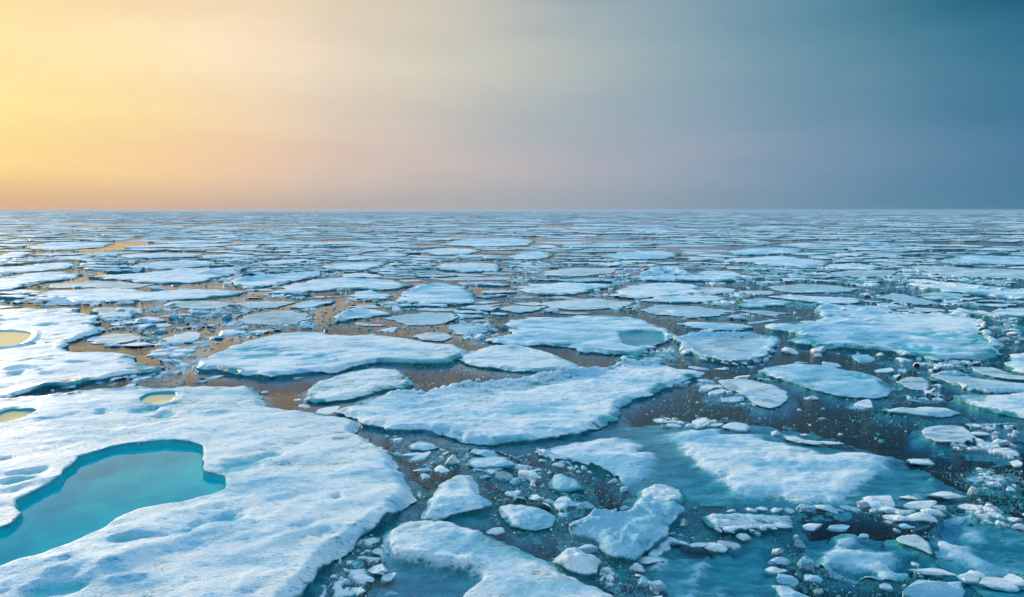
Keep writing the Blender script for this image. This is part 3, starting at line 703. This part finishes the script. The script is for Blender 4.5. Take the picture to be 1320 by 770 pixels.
# ------------------------------------------------------------------ the pack between and beyond: Voronoi floes
def voronoi_cells(pts):
    vs = [Vector((float(a), float(b))) for a, b in pts]
    vo, _, fo, _, _, _ = delaunay_2d_cdt(vs, [], [], 0, 1e-6)
    X = np.array([(v.x, v.y) for v in vo]); Fc = np.array([f[:3] for f in fo])
    a, b, c = X[Fc[:, 0]], X[Fc[:, 1]], X[Fc[:, 2]]
    d = 2 * (a[:, 0] * (b[:, 1] - c[:, 1]) + b[:, 0] * (c[:, 1] - a[:, 1]) + c[:, 0] * (a[:, 1] - b[:, 1]))
    a2, b2, c2 = (a ** 2).sum(1), (b ** 2).sum(1), (c ** 2).sum(1)
    cc = np.stack([(a2 * (b[:, 1] - c[:, 1]) + b2 * (c[:, 1] - a[:, 1]) + c2 * (a[:, 1] - b[:, 1])) / d,
                   (a2 * (c[:, 0] - b[:, 0]) + b2 * (a[:, 0] - c[:, 0]) + c2 * (b[:, 0] - a[:, 0])) / d], -1)
    inc = [[] for _ in X]
    for t, f in enumerate(Fc):
        for v in f: inc[v].append(t)
    out = []
    for v, ts in enumerate(inc):
        if len(ts) < 4: continue
        q = cc[ts]; p = X[v]
        if np.abs(q - p).max() > 160: continue
        q = q[np.argsort(np.arctan2(q[:, 1] - p[1], q[:, 0] - p[0]))]
        out.append(q)
    return out
def chaikin(q):
    r = np.roll(q, -1, 0); return np.stack([q * .78 + r * .22, q * .22 + r * .78], 1).reshape(-1, 2)
rs = np.random.RandomState(11)
pts = []
STR = 1.55                                   # floes lie drawn out across the view
for (d0, d1, sp) in ((62, 170, 3.3), (170, 420, 8.0), (420, 1100, 15), (1100, 4200, 30)):
    n = int(1.05 * (d1 ** 2 - d0 ** 2) / (sp * sp * STR) * 2.2)
    yy = np.sqrt(rs.rand(n) * (d1 ** 2 - d0 ** 2) + d0 ** 2); xx = (rs.rand(n) * 2 - 1) * 1.02 * yy
    dens = np.clip(.42 + 1.1 * fbm(xx / (sp * 9), yy / (sp * 6), 3, 31), .10, 1)
    k = rs.rand(n) < dens
    pts.append(np.stack([xx[k] / STR, yy[k]], -1))
cells = voronoi_cells(np.concatenate(pts))
cand = []
for q in cells:
    q = q * [STR, 1]; c = q.mean(0); A_ = abs(area(q)); d = math.hypot(*c)
    if A_ < 1.2: continue
    sz = math.sqrt(A_)
    openw = fbm(np.array([c[0] / 55]), np.array([c[1] / 22]), 3, 77)[0]
    near = d < 165
    if openw > (.34 if not near else .24) or rs.rand() < (.04 if not near else .12): continue
    q = chaikin(q)
    if area(q) < 0: q = q[::-1]
    g = rs.uniform(.86, .985) if not near else rs.uniform(.72, .96)
    q = c + (q - c) * g
    n = normals(q); q = q + n * (fbm(q[:, 0] / (sz * .4), q[:, 1] / (sz * .4), 3, 5) * sz * .20 - .03 * sz)[:, None]
    px = to_px(q)
    if d < 400:
        pc = to_px(c[None])
        if masked(MASK, pc)[0]: continue
        for it in range(7):
            b = masked(MASK, to_px(q, .0)) | masked(MASK, to_px(q, .4))
            if not b.any(): break
            q[b] = c + (q[b] - c) * .84
        if b.any() or abs(area(q)) < .25 * A_: continue
        px = to_px(q)
    if px[:, 1].max() > 425: continue
    if near and px[:, 1].max() > 395 and 230 < px[:, 0].mean() < 430: continue
    vis = (px[:, 0].max() > 0) and (px[:, 0].min() < 1320)
    sa = abs(area(px)) if vis else 0
    u = rs.rand(); ty = 'snow' if u < (.66 if not near else .42) else 'thin'
    cand.append(dict(q=q, c=c, d=d, sa=sa, ty=ty, h=rs.uniform(.14, .42) if ty == 'snow' else rs.uniform(.05, .12), seed=int(rs.randint(1, 99999))))
cand.sort(key=lambda a: -a['sa'])
NSOLO = 296 - len(FL)
solo, mass = cand[:NSOLO], cand[NSOLO:]
for k, f in enumerate(solo):
    A_ = abs(area(f['q'])); s = max(2.6 * f['d'] / FPX, math.sqrt(A_ / 1300))
    rd = []
    if f['ty'] == 'snow' and rs.rand() < .3:
        a = f['q'][0]; b = f['q'][len(f['q']) // 3]; rd = [(np.array([a, (a + b) / 2 + rs.randn(2) * .3, b]), .9, .35)]
    o = build_floe('ice_floe', f['q'], s, f['h'], f['ty'], f['seed'], shelf=.5, ridges=rd)
    floes.append(dict(o=o, c=f['c'], nick='', ty=f['ty'], sa=f['sa'], q=f['q']))
# the rest of the pack, thousands of floes out to the horizon
V, Q4, T3, SN, ML = [], [], [], [], []; base = 0
for f in mass:
    q = f['q']
    if f['d'] > 420 and len(q) > 14: q = q[::2]
    if f['d'] > 1100 and len(q) > 9: q = q[::2]
    n = len(q); c = q.mean(0)
    sv = rs.uniform(.45, 1.0) if f['ty'] == 'snow' else rs.uniform(.1, .45)
    ring = [(q * .96 + c * .04, -.1, .05), (q, f['h'] * .75, sv - .2), (c + (q - c) * (1 - min(.3, .8 / math.sqrt(abs(area(q))))), f['h'] * rs.uniform(.9, 1.15), sv)]
    for r, z, a in ring:
        V.append(np.column_stack([r, z + (rs.rand(n) * .06 if z > 0 else np.zeros(n))])); SN.append(np.full(n, a) + rs.randn(n) * .14); ML.append(np.full(n, -.7 if f['ty'] == 'thin' else 0))
    V.append([[c[0], c[1], f['h']]]); SN.append([sv]); ML.append([-.7 if f['ty'] == 'thin' else 0])
    i = np.arange(n); j = (i + 1) % n
    for lv in (0, n): Q4.append(np.stack([base + lv + i, base + lv + j, base + lv + n + j, base + lv + n + i], -1))
    T3.append(np.stack([base + 2 * n + i, base + 2 * n + j, np.full(n, base + 3 * n)], -1))
    base += 3 * n + 1
V = np.concatenate(V); Q4 = np.concatenate(Q4); T3 = np.concatenate(T3); SN = np.concatenate(SN)
me = mesh_from('distant_pack_ice', V, list(map(tuple, Q4)) + list(map(tuple, T3)), [ICE], {'snow': SN, 'melt': np.concatenate(ML)}, smooth=False)
o = link('distant_pack_ice', me); tag(o, 'countless small pale floes closing up towards the horizon', 'pack ice', kind='stuff')
for f in solo: fill_mask(MASK, to_px(f['q'], .1))

# ------------------------------------------------------------------ loose chunks
def lump_mesh(seed, flat, cut, boxy=0):
    import bmesh
    bm = bmesh.new(); bmesh.ops.create_icosphere(bm, subdivisions=3, radius=1)
    r = random.Random(seed); planes = []; skew = [r.uniform(-.5, .5) for _ in range(3)]
    for _ in range(cut):
        v = Vector((r.uniform(-1, 1), r.uniform(-1, 1), r.uniform(-.3, 1))).normalized(); planes.append((v, r.uniform(.45, .8)))
    P = np.array([v.co[:] for v in bm.verts])
    n = fbm(P[:, 0] * 1.3 + seed, P[:, 1] * 1.3 + P[:, 2] * 1.7, 3, seed); n2 = fbm(P[:, 0] * 4 + P[:, 2] * 3, P[:, 1] * 4 - P[:, 2] * 2, 2, seed + 4)
    for v, a, b in zip(bm.verts, n, n2):
        co = v.co.copy()
        if boxy:
            m_ = max(abs(co.x) ** 1, abs(co.y), abs(co.z)); co = co * (1 - boxy) + (co / m_ * .78) * boxy
            co.x += skew[0] * co.y + skew[1] * co.z; co.y += skew[2] * co.z
        co = co * (1 + (.22 if boxy else .5) * a + (.10 if boxy else .20) * b)
        for nn, dd in planes:
            e = co.dot(nn) - dd
            if e > 0: co = co - nn * e * .92
        co.x *= 1.0; co.y *= r_asp[seed % len(r_asp)]
        z = co.z
        if flat: z = max(-.6, min(.55, z * 1.4)) + .10 * b
        v.co = (co.x * .5, co.y * .5, (z * .5 + .12))
    zs = [v.co.z for v in bm.verts]; zmax = max(zs)
    for v in bm.verts: v.co.z /= zmax
    V = [v.co[:] for v in bm.verts]; F = [tuple(x.index for x in f.verts) for f in bm.faces]
    bm.free()
    z = np.array(V)[:, 2]; sn = .25 + .75 * sstep(z, -.05, .45) - (.12 if flat else 0)
    return mesh_from('ice_chunk', V, F, [ICE], {'snow': sn, 'melt': np.zeros(len(z))}, smooth=seed % 3 == 0)
r_asp = [.8, .65, 1.0, .55, .9]
LUMP = [lump_mesh(s, False, 6 + s % 6) for s in range(1, 12)]
SLAB = [lump_mesh(s, True, 2, .85) for s in range(21, 29)]
BLOCK = [lump_mesh(s, False, 4, .8) for s in range(41, 47)]
chunks = []
def put_chunk(px, py, w, h, t, k):
    c = at(px, py, 0.0); d = math.hypot(*c, CAM_H)
    W = w * d / FPX; lib = {'l': LUMP, 's': SLAB, 'b': BLOCK}[t]
    o = link('ice_chunk', lib[k % len(lib)])
    sv = max(py - 270.5, 8) / FPX                         # how steeply one looks down on it
    asp = {'l': .62, 's': .75, 'b': .7}[t]
    H = max(.10 if t != 's' else .06, (h * d / FPX) - W * asp * sv)
    H = min(H, .75 * W) if t != 's' else min(H, .12 + .12 * W)
    o.location = (c[0], c[1] + W * .3, -.02 if not masked(AWASH, np.array([[px, py]]))[0] else 0)
    a = random.Random(k * 31 + int(px)).uniform(-.45, .45) + (math.pi if k % 2 else 0)
    o.rotation_euler = ((.10 * math.sin(k * 1.7), .10 * math.cos(k * 2.3), a) if t != 'b' else (.12 * math.sin(k), .12 * math.cos(k * 2), a))
    o.scale = (W, W * asp / .8, H)
    chunks.append(dict(o=o, c=c, w=w, t=t, k=k)); return o
for i, w in enumerate(CH.split()):
    a = w.split(','); put_chunk(*map(float, a[:4]), a[4], i)
NEAR_BRASH = [  # dense fields of broken ice: polygon, weight
 (poly('545,600 600,575 700,588 770,615 765,660 720,690 650,690 625,660 560,612'), 1.0), (poly('700,690 770,690 800,722 870,775 790,775 725,700'), .7),
 (poly('480,690 505,690 495,740 470,780 400,780 440,710'), 1.0), (poly('455,545 600,575 560,600 500,585'), .35), (poly('1180,640 1330,650 1330,690 1200,670'), .18),
 (poly('1000,395 1330,380 1330,500 1200,490 1060,460'), .25), (poly('830,480 1180,500 1180,580 980,545 820,540'), .22), (poly('860,655 900,700 860,720'), .2),
 (poly('100,400 560,400 560,440 240,500 60,510'), .30), (poly('540,405 660,405 640,450 560,440'), .25), (poly('500,430 620,470 900,480 700,490 480,510'), .22), (poly('1030,700 1200,690 1180,790 1000,790'), .12)]
tries = 0
while len(chunks) < 292 and tries < 6000:
    tries += 1
    pl, w = NEAR_BRASH[rnd.randrange(len(NEAR_BRASH))]
    lo, hi = pl.min(0), pl.max(0); p = np.array([[rnd.uniform(lo[0], hi[0]), rnd.uniform(lo[1], hi[1])]])
    if rnd.random() > w or not inside(p, pl)[0]: continue
    ww = min(16, 5 + rnd.expovariate(.35)) * (1 if p[0, 1] > 480 else .9)
    probe = p + np.array([[0, 0], [ww * .6, 0], [-ww * .6, 0], [0, -ww * .3], [0, 3]])
    if masked(MASK, probe).any() or not (0 < p[0, 0] < 1320 and p[0, 1] < 765): continue
    if any(abs(c['px'][0] - p[0, 0]) < (c['w'] + ww) * .45 and abs(c['px'][1] - p[0, 1]) < (c['w'] + ww) * .22 for c in chunks if 'px' in c): continue
    put_chunk(p[0, 0], p[0, 1], ww, ww * rnd.uniform(.25, .5), 's' if rnd.random() < .45 else 'l', tries); chunks[-1]['px'] = p[0]

# blocks of ice thrown up along the ridges and rims: parts of their floe
def rim_blocks(key, line, size, step, z, skip=.2, closed=False):
    i = [f['key'] for f in FL].index(key); fo = floes[i]['o']; r = random.Random(key + str(step))
    L_ = at(line[:, 0], line[:, 1], z); L_ = resample(L_, step, closed=closed)
    for p in L_:
        if r.random() < skip: continue
        s = size * r.uniform(.45, 1.25); o = link('ice_block', (LUMP + BLOCK)[r.randrange(len(LUMP + BLOCK))], parent=fo)
        o.location = (p[0] + r.uniform(-.3, .3) * size - fo.location[0], p[1] + r.uniform(-.3, .3) * size - fo.location[1], z - .06 * s)
        o.rotation_euler = (r.uniform(-.25, .25), r.uniform(-.25, .25), r.uniform(0, 6.28)); o.scale = (s, s * r.uniform(.7, 1), s * r.uniform(.22, .42))
rim_blocks('E', poly('520,510 560,506 620,498 660,495 730,486 780,477 820,471 858,473'), .75, .8, .34)
hpx = FL[[f['key'] for f in FL].index('H')]['px']; hpx = hpx + (hpx.mean(0) - hpx) * .05
rim_blocks('H', hpx, .85, .62, .10, .1, True)
rim_blocks('C8', poly('1170,363 1230,368 1290,374 1330,377'), 1.7, 1.5, .5, .15)
rim_blocks('J', poly('1262,413 1270,428 1288,446'), 1.1, 1.0, .40, .2)
rim_blocks('J', poly('1062,398 1110,400 1170,403 1250,407'), 1.6, 2.0, .5, .4)
rim_blocks('P', poly('693,583 715,593 745,602 782,615 800,631 817,641'), .42, .42, .02, .25)
rim_blocks('BB', poly('915,682 950,684 1015,681'), .40, .35, .2, .3)
rim_blocks('N', poly('1192,565 1225,572 1258,568'), .5, .5, .1, .3)
rim_blocks('O2', poly('1235,497 1262,505 1320,506'), .6, .6, .1, .3)
rim_blocks('C3', poly('838,355 858,350 880,354'), 2.2, 2.2, .5, .2)
rim_blocks('DD', poly('822,733 835,755 850,775'), .55, .45, .0, .2)
rim_blocks('B3', poly('600,417 625,419 634,426'), 1.0, 1.0, .1, .2)
rim_blocks('R', poly('733,678 765,666 805,655 835,644'), .34, .34, .46, .3)

# ------------------------------------------------------------------ slush: broken plates frozen and ground together, half awash
def cells2(x, y, s, seed):
    ix = np.floor(x / s); iy = np.floor(y / s); f1 = np.full(x.shape, 9.); f2 = f1.copy(); hv = np.zeros(x.shape)
    for dx in (-1, 0, 1):
        for dy in (-1, 0, 1):
            cx, cy = ix + dx, iy + dy
            px_ = (cx + .5 + .45 * _hash(cx, cy, seed)); py_ = (cy + .5 + .45 * _hash(cx, cy, seed + 1))
            dd = np.hypot(px_ - x / s, py_ - y / s); v = _hash(cx, cy, seed + 2); m = dd < f1
            f2 = np.where(m, f1, np.minimum(f2, dd)); hv = np.where(m, v, hv); f1 = np.where(m, dd, f1)
    return (f2 - f1), hv
def slush():
    Vs, Fs, Ss = [], [], []; base = 0
    regs = [(poly('440,690 505,672 505,700 490,725 500,745 470,790 380,790 400,755 430,720'), .38, 0), (poly('470,560 560,560 610,590 545,610 560,640 540,660 520,640 545,610 510,590'), -.02, 0),
            (poly('560,570 640,575 690,585 760,612 770,650 745,668 700,700 650,685 640,650 600,605'), .22, 0), (poly('640,640 720,640 760,660 730,690 700,700 655,690'), .12, 0), (poly('690,690 770,690 800,720 860,790 800,790 730,730'), .08, 0),
            (poly('860,660 905,660 900,700 850,700'), .0, 0), (poly('1000,700 1040,710 1050,770 1030,800 990,800'), .22, 0), (poly('930,655 1240,648 1240,672 1180,690 1140,668 940,668'), .22, 0),
            (poly('1200,645 1320,640 1330,690 1240,680'), .15, 0), (poly('880,485 1010,485 1010,530 900,520'), .16, 0), (poly('1140,480 1230,485 1230,520 1150,515'), .16, 0),
            (poly('1255,400 1335,385 1335,480 1290,450'), .12, 1), (poly('985,540 1090,560 1080,582 1000,562'), .10, 0), (poly('830,535 960,535 960,556 850,556'), .05, 0), (poly('1240,600 1330,560 1330,640 1240,640'), -.08, 0),
            (poly('780,440 880,445 900,470 780,468'), .05, 1), (poly('560,405 640,405 640,450 590,445'), .14, 1), (poly('880,340 1330,335 1330,398 890,398'), .16, 2), (poly('640,335 860,340 840,402 640,402'), .14, 2), (poly('-40,372 430,366 430,396 -40,400'), -.12, 2), (poly('-60,330 660,330 660,372 -60,372'), -.12, 2),
            (poly('100,395 420,395 420,432 200,450 100,432'), .0, 1), (poly('430,370 640,385 640,405 430,405'), .12, 2), (poly('860,395 985,395 980,440 880,435'), .02, 1), (poly('1060,450 1300,465 1240,500 1150,480'), .04, 1),
            (poly('200,440 300,440 240,500 100,500'), -.08, 1), (poly('1180,545 1330,540 1330,600 1200,590'), -.04, 0)]
    for pl, w, far in regs:
        W = at(pl[:, 0], pl[:, 1]); lo, hi = W.min(0), W.max(0); d = math.hypot(*W.mean(0)); s = max(.07, 1.7 * d / FPX); sy = s * (1 if far == 0 else 1.6 if far == 1 else 2.2)
        nx, ny = int((hi[0] - lo[0]) / s) + 2, int((hi[1] - lo[1]) / sy) + 2
        X, Y = np.meshgrid(lo[0] + np.arange(nx) * s, lo[1] + np.arange(ny) * sy); X, Y = X.ravel(), Y.ravel(); P = np.stack([X, Y], -1)
        wx = X + .12 * fbm(X * 2, Y * 2, 2, 3); wy = Y + .12 * fbm(X * 2 + 7, Y * 2, 2, 4)
        k = 1 if far == 0 else 1.8 if far == 1 else 3
        patch = fbm(X / (2.6 * k), Y / (1.9 * k), 4, 91) + w; ins = sstep(sdist(P, W), -.2, 1.0 * k)
        g1, h1 = cells2(wx, wy / (1 if not far else .8), .95 * k, 61); g2, h2 = cells2(wx, wy, .38 * k, 71)
        big = fbm(X / (3 * k) + 50, Y / (3 * k), 2, 8) > .05
        gap = np.where(big, g1, g2); hh = np.where(big, h1, h2)
        on = (hh * .55 + patch * 1.6 > .05) & (gap > .10)
        z = np.where(on, (.05 + .07 * np.abs(hh) * (1 + k * .3)) * sstep(gap, .06, .30) + .03 * fbm(X * 5, Y * 5, 2, 5), -.16 + .05 * hh) * ins - .25 * (1 - ins)
        z = z + (hh * .3 * .25 * (1 if far == 0 else 0)) * on * ins * (np.sin(X * 3 + hh * 9)) * .5
        px = to_px(P); blk = masked(MASK & ~AWASH, px) | masked(MASK & ~AWASH, px + [0, 3])
        ok = ~(blk | (z < -.20)); i = np.arange(nx * ny).reshape(ny, nx)
        q = np.stack([i[:-1, :-1], i[:-1, 1:], i[1:, 1:], i[1:, :-1]], -1).reshape(-1, 4)
        q = q[ok[q].all(1)]
        used = np.unique(q); mp = np.zeros(nx * ny, int); mp[used] = np.arange(len(used))
        J = (np.random.RandomState(5).rand(len(X), 2) - .5) * s * .6
        Vs.append(np.column_stack([X, Y, z])[used] + np.column_stack([J, np.zeros(len(X))])[used]); Fs.append(mp[q] + base); Ss.append(np.where(z > 0, .35 + .5 * hh + 2.5 * z, -.02)[used]); base += len(used)
    V = np.concatenate(Vs); F = np.concatenate(Fs); S = np.concatenate(Ss)
    me = mesh_from('slush', V, F, [ICE], {'snow': S, 'melt': np.zeros(len(V))}, smooth=False)
    o = link('slush', me); tag(o, 'broken plates and slush ground together in the gaps between larger floes', 'slush', kind='stuff'); print('slush', len(V))
slush()

# ------------------------------------------------------------------ brash: crumbs of ice nobody could count
def brash():
    C = []; S = []
    r = np.random.RandomState(3)
    def add(n, xr, yr, w, sz, pl=None):
        X = r.uniform(*xr, n); Y = 290 + (r.uniform(0, 1, n) ** w) * 0 + r.uniform(yr[0] - 290, yr[1] - 290, n)
        p = np.stack([X, Y], -1)
        if pl is not None: p = p[inside(p, pl)]
        p = p[~(masked(MASK, p) & ~masked(AWASH, p) | masked(MASK & ~AWASH, p + [0, 2]))]
        aw = masked(AWASH, p); p = p[~aw | (r.rand(len(p)) < .12)]
        C.append(at(p[:, 0], p[:, 1])); d = np.hypot(*C[-1].T)
        S.append(np.clip(r.lognormal(-.1, .75, len(p)) * sz, .3, 7) * d / FPX)
    for pl, w in NEAR_BRASH:
        lo, hi = pl.min(0), pl.max(0); add(int((hi[0] - lo[0]) * (hi[1] - lo[1]) * w * .16), (lo[0], hi[0]), (lo[1], hi[1]), 1, 1.25, pl)
    # thin scatter over all open water, in drifting patches
    n = 210000; X = r.uniform(-120, 1440, n); Y = r.uniform(335, 790, n); W_ = at(X, Y)
    dn = fbm(W_[:, 0] / 6, W_[:, 1] / 3.5, 4, 51); k = (dn + r.uniform(-.2, .2, n)) > .01 + .13 * np.clip((X - 650) / 400, 0, 1)
    p = np.stack([X[k], Y[k]], -1); ok = ~masked(MASK, p) & ~masked(MASK, p + [0, 2]); p = p[ok]
    C.append(at(p[:, 0], p[:, 1])); d = np.hypot(*C[-1].T); S.append(np.clip(r.lognormal(-.1, .6, len(p)), .6, 4.5) * .85 * d / FPX)
    # bits caught between the floes of the middle distance
    n = 9000; X = r.uniform(-60, 1380, n); Y = r.uniform(322, 440, n); p = np.stack([X, Y], -1)
    p = p[~masked(MASK, p) & ~masked(MASK, p + [0, 1.5])]
    C.append(at(p[:, 0], p[:, 1])); d = np.hypot(*C[-1].T); S.append(np.clip(r.lognormal(.7, .6, len(p)), .8, 9) * d / FPX)
    C = np.concatenate(C); S = np.concatenate(S); n = len(C)
    m = 5; a = np.arange(m) / m * 2 * math.pi
    ang = a[None] + r.uniform(0, 6.28, (n, 1)) + r.uniform(-.35, .35, (n, m)); rad = r.uniform(.6, 1.25, (n, m)) * S[:, None] * .5
    asp = r.uniform(.5, 1, (n, 1)); ex = np.cos(ang) * rad * 1.15; ey = np.sin(ang) * rad * asp * 1.2
    H = np.clip(S * r.uniform(.08, .35, n), .012, .2)
    bx = C[:, None, 0] + ex; by = C[:, None, 1] + ey
    bot = np.stack([bx, by, np.full((n, m), -.03)], -1)
    top = np.stack([C[:, None, 0] + ex * .7, C[:, None, 1] + ey * .7, H[:, None] * r.uniform(.6, 1.2, (n, m))], -1)
    V = np.concatenate([bot, top], 1).reshape(-1, 3)
    b = (np.arange(n) * 2 * m)[:, None]; i = np.arange(m); j = (i + 1) % m
    side = np.stack([b + i, b + j, b + m + j, b + m + i], -1).reshape(-1, 4)
    cap = (b + m + i).reshape(-1, m)
    sv = np.repeat(np.where((r.rand(n) < .74) | ((S * FPX / np.hypot(*C.T) < 1.4) & (r.rand(n) < .7)), r.uniform(-.2, .26, n), r.uniform(.3, 1.0, n)), 2 * m)
    me = mesh_from('brash_ice', V, [tuple(f) for f in side] + [tuple(f) for f in cap], [ICE], {'snow': sv, 'melt': np.zeros(len(V))}, smooth=False)
    o = link('brash_ice', me); tag(o, 'crumbs and splinters of brash ice strewn over the dark water between floes', 'brash ice', kind='stuff')
    print('brash', n)
brash()

# ------------------------------------------------------------------ a label for every floe and chunk, by what it lies beside
LM = [(f['nick'], np.array(f['c'])) for f in floes if f['nick']]
LMP = to_px(np.array([c for _, c in LM]), .2)
ORD = ['nearest', 'second nearest', 'third nearest', 'fourth nearest', 'fifth nearest', 'sixth nearest', 'seventh nearest', 'eighth nearest', 'ninth nearest', 'tenth nearest', 'eleventh nearest', 'twelfth nearest']
def place_labels(items, words):
    pool = {}
    for it in items:
        p = to_px(np.array(it['c'])[None])[0]; it['p'] = p
        D = (LMP - p) * [1, 2.6]; dist = np.hypot(*D.T)
        opts = []
        for j in np.argsort(dist)[:8]:
            dx, dy = D[j]
            rel = ('left of' if dx > 0 else 'right of') if abs(dx) > abs(dy) * 1.2 else ('in front of' if dy < 0 else 'beyond')
            opts.append((dist[j], j, rel))
        it['opts'] = opts
    for it in items:
        best = min(it['opts'], key=lambda o_: o_[0] * (1 + .35 * len(pool.get((o_[1], o_[2], words(it)), []))))
        it['d'] = best[0]; pool.setdefault((best[1], best[2], words(it)), []).append(it)
    for (j, rel, w), its in pool.items():
        its.sort(key=lambda a: a['d'])
        for r_, it in enumerate(its):
            o_ = '' if len(its) == 1 else (ORD[r_] + ' ' if r_ < len(ORD) else 'farther ')
            nick = LM[j][0]
            lb = (o_ + w + ' ' + rel + ' ' + nick)
            if o_: lb = 'the ' + lb if False else lb
            it['o']['label'] = lb
def floe_words(it):
    wpx = np.ptp(to_px(it['q'])[:, 0])
    return ('long ' if wpx > 75 else 'mid-sized ' if wpx > 40 else 'small ') + ('snowy floe' if it['ty'] == 'snow' else 'thin grey floe')
def chunk_words(it):
    return ('large ' if it['w'] > 26 else 'medium ' if it['w'] > 13 else 'small ') + {'l': 'rounded ice lump', 's': 'flat ice slab', 'b': 'angular ice block'}[it['t']]
anon = [f for f in floes if 'q' in f]
place_labels(anon, floe_words)
for f in anon: tag(f['o'], None, 'ice floe', GROUP_FLOE)
place_labels(chunks, chunk_words)
for c in chunks: tag(c['o'], None, 'ice chunk', 'loose chunks of ice floating between the floes')
print('floes', len(floes), 'chunks', len(chunks), 'mass', len(mass), 'tris', sum(len(o.data.polygons) for o in bpy.data.objects if o.type == 'MESH'))
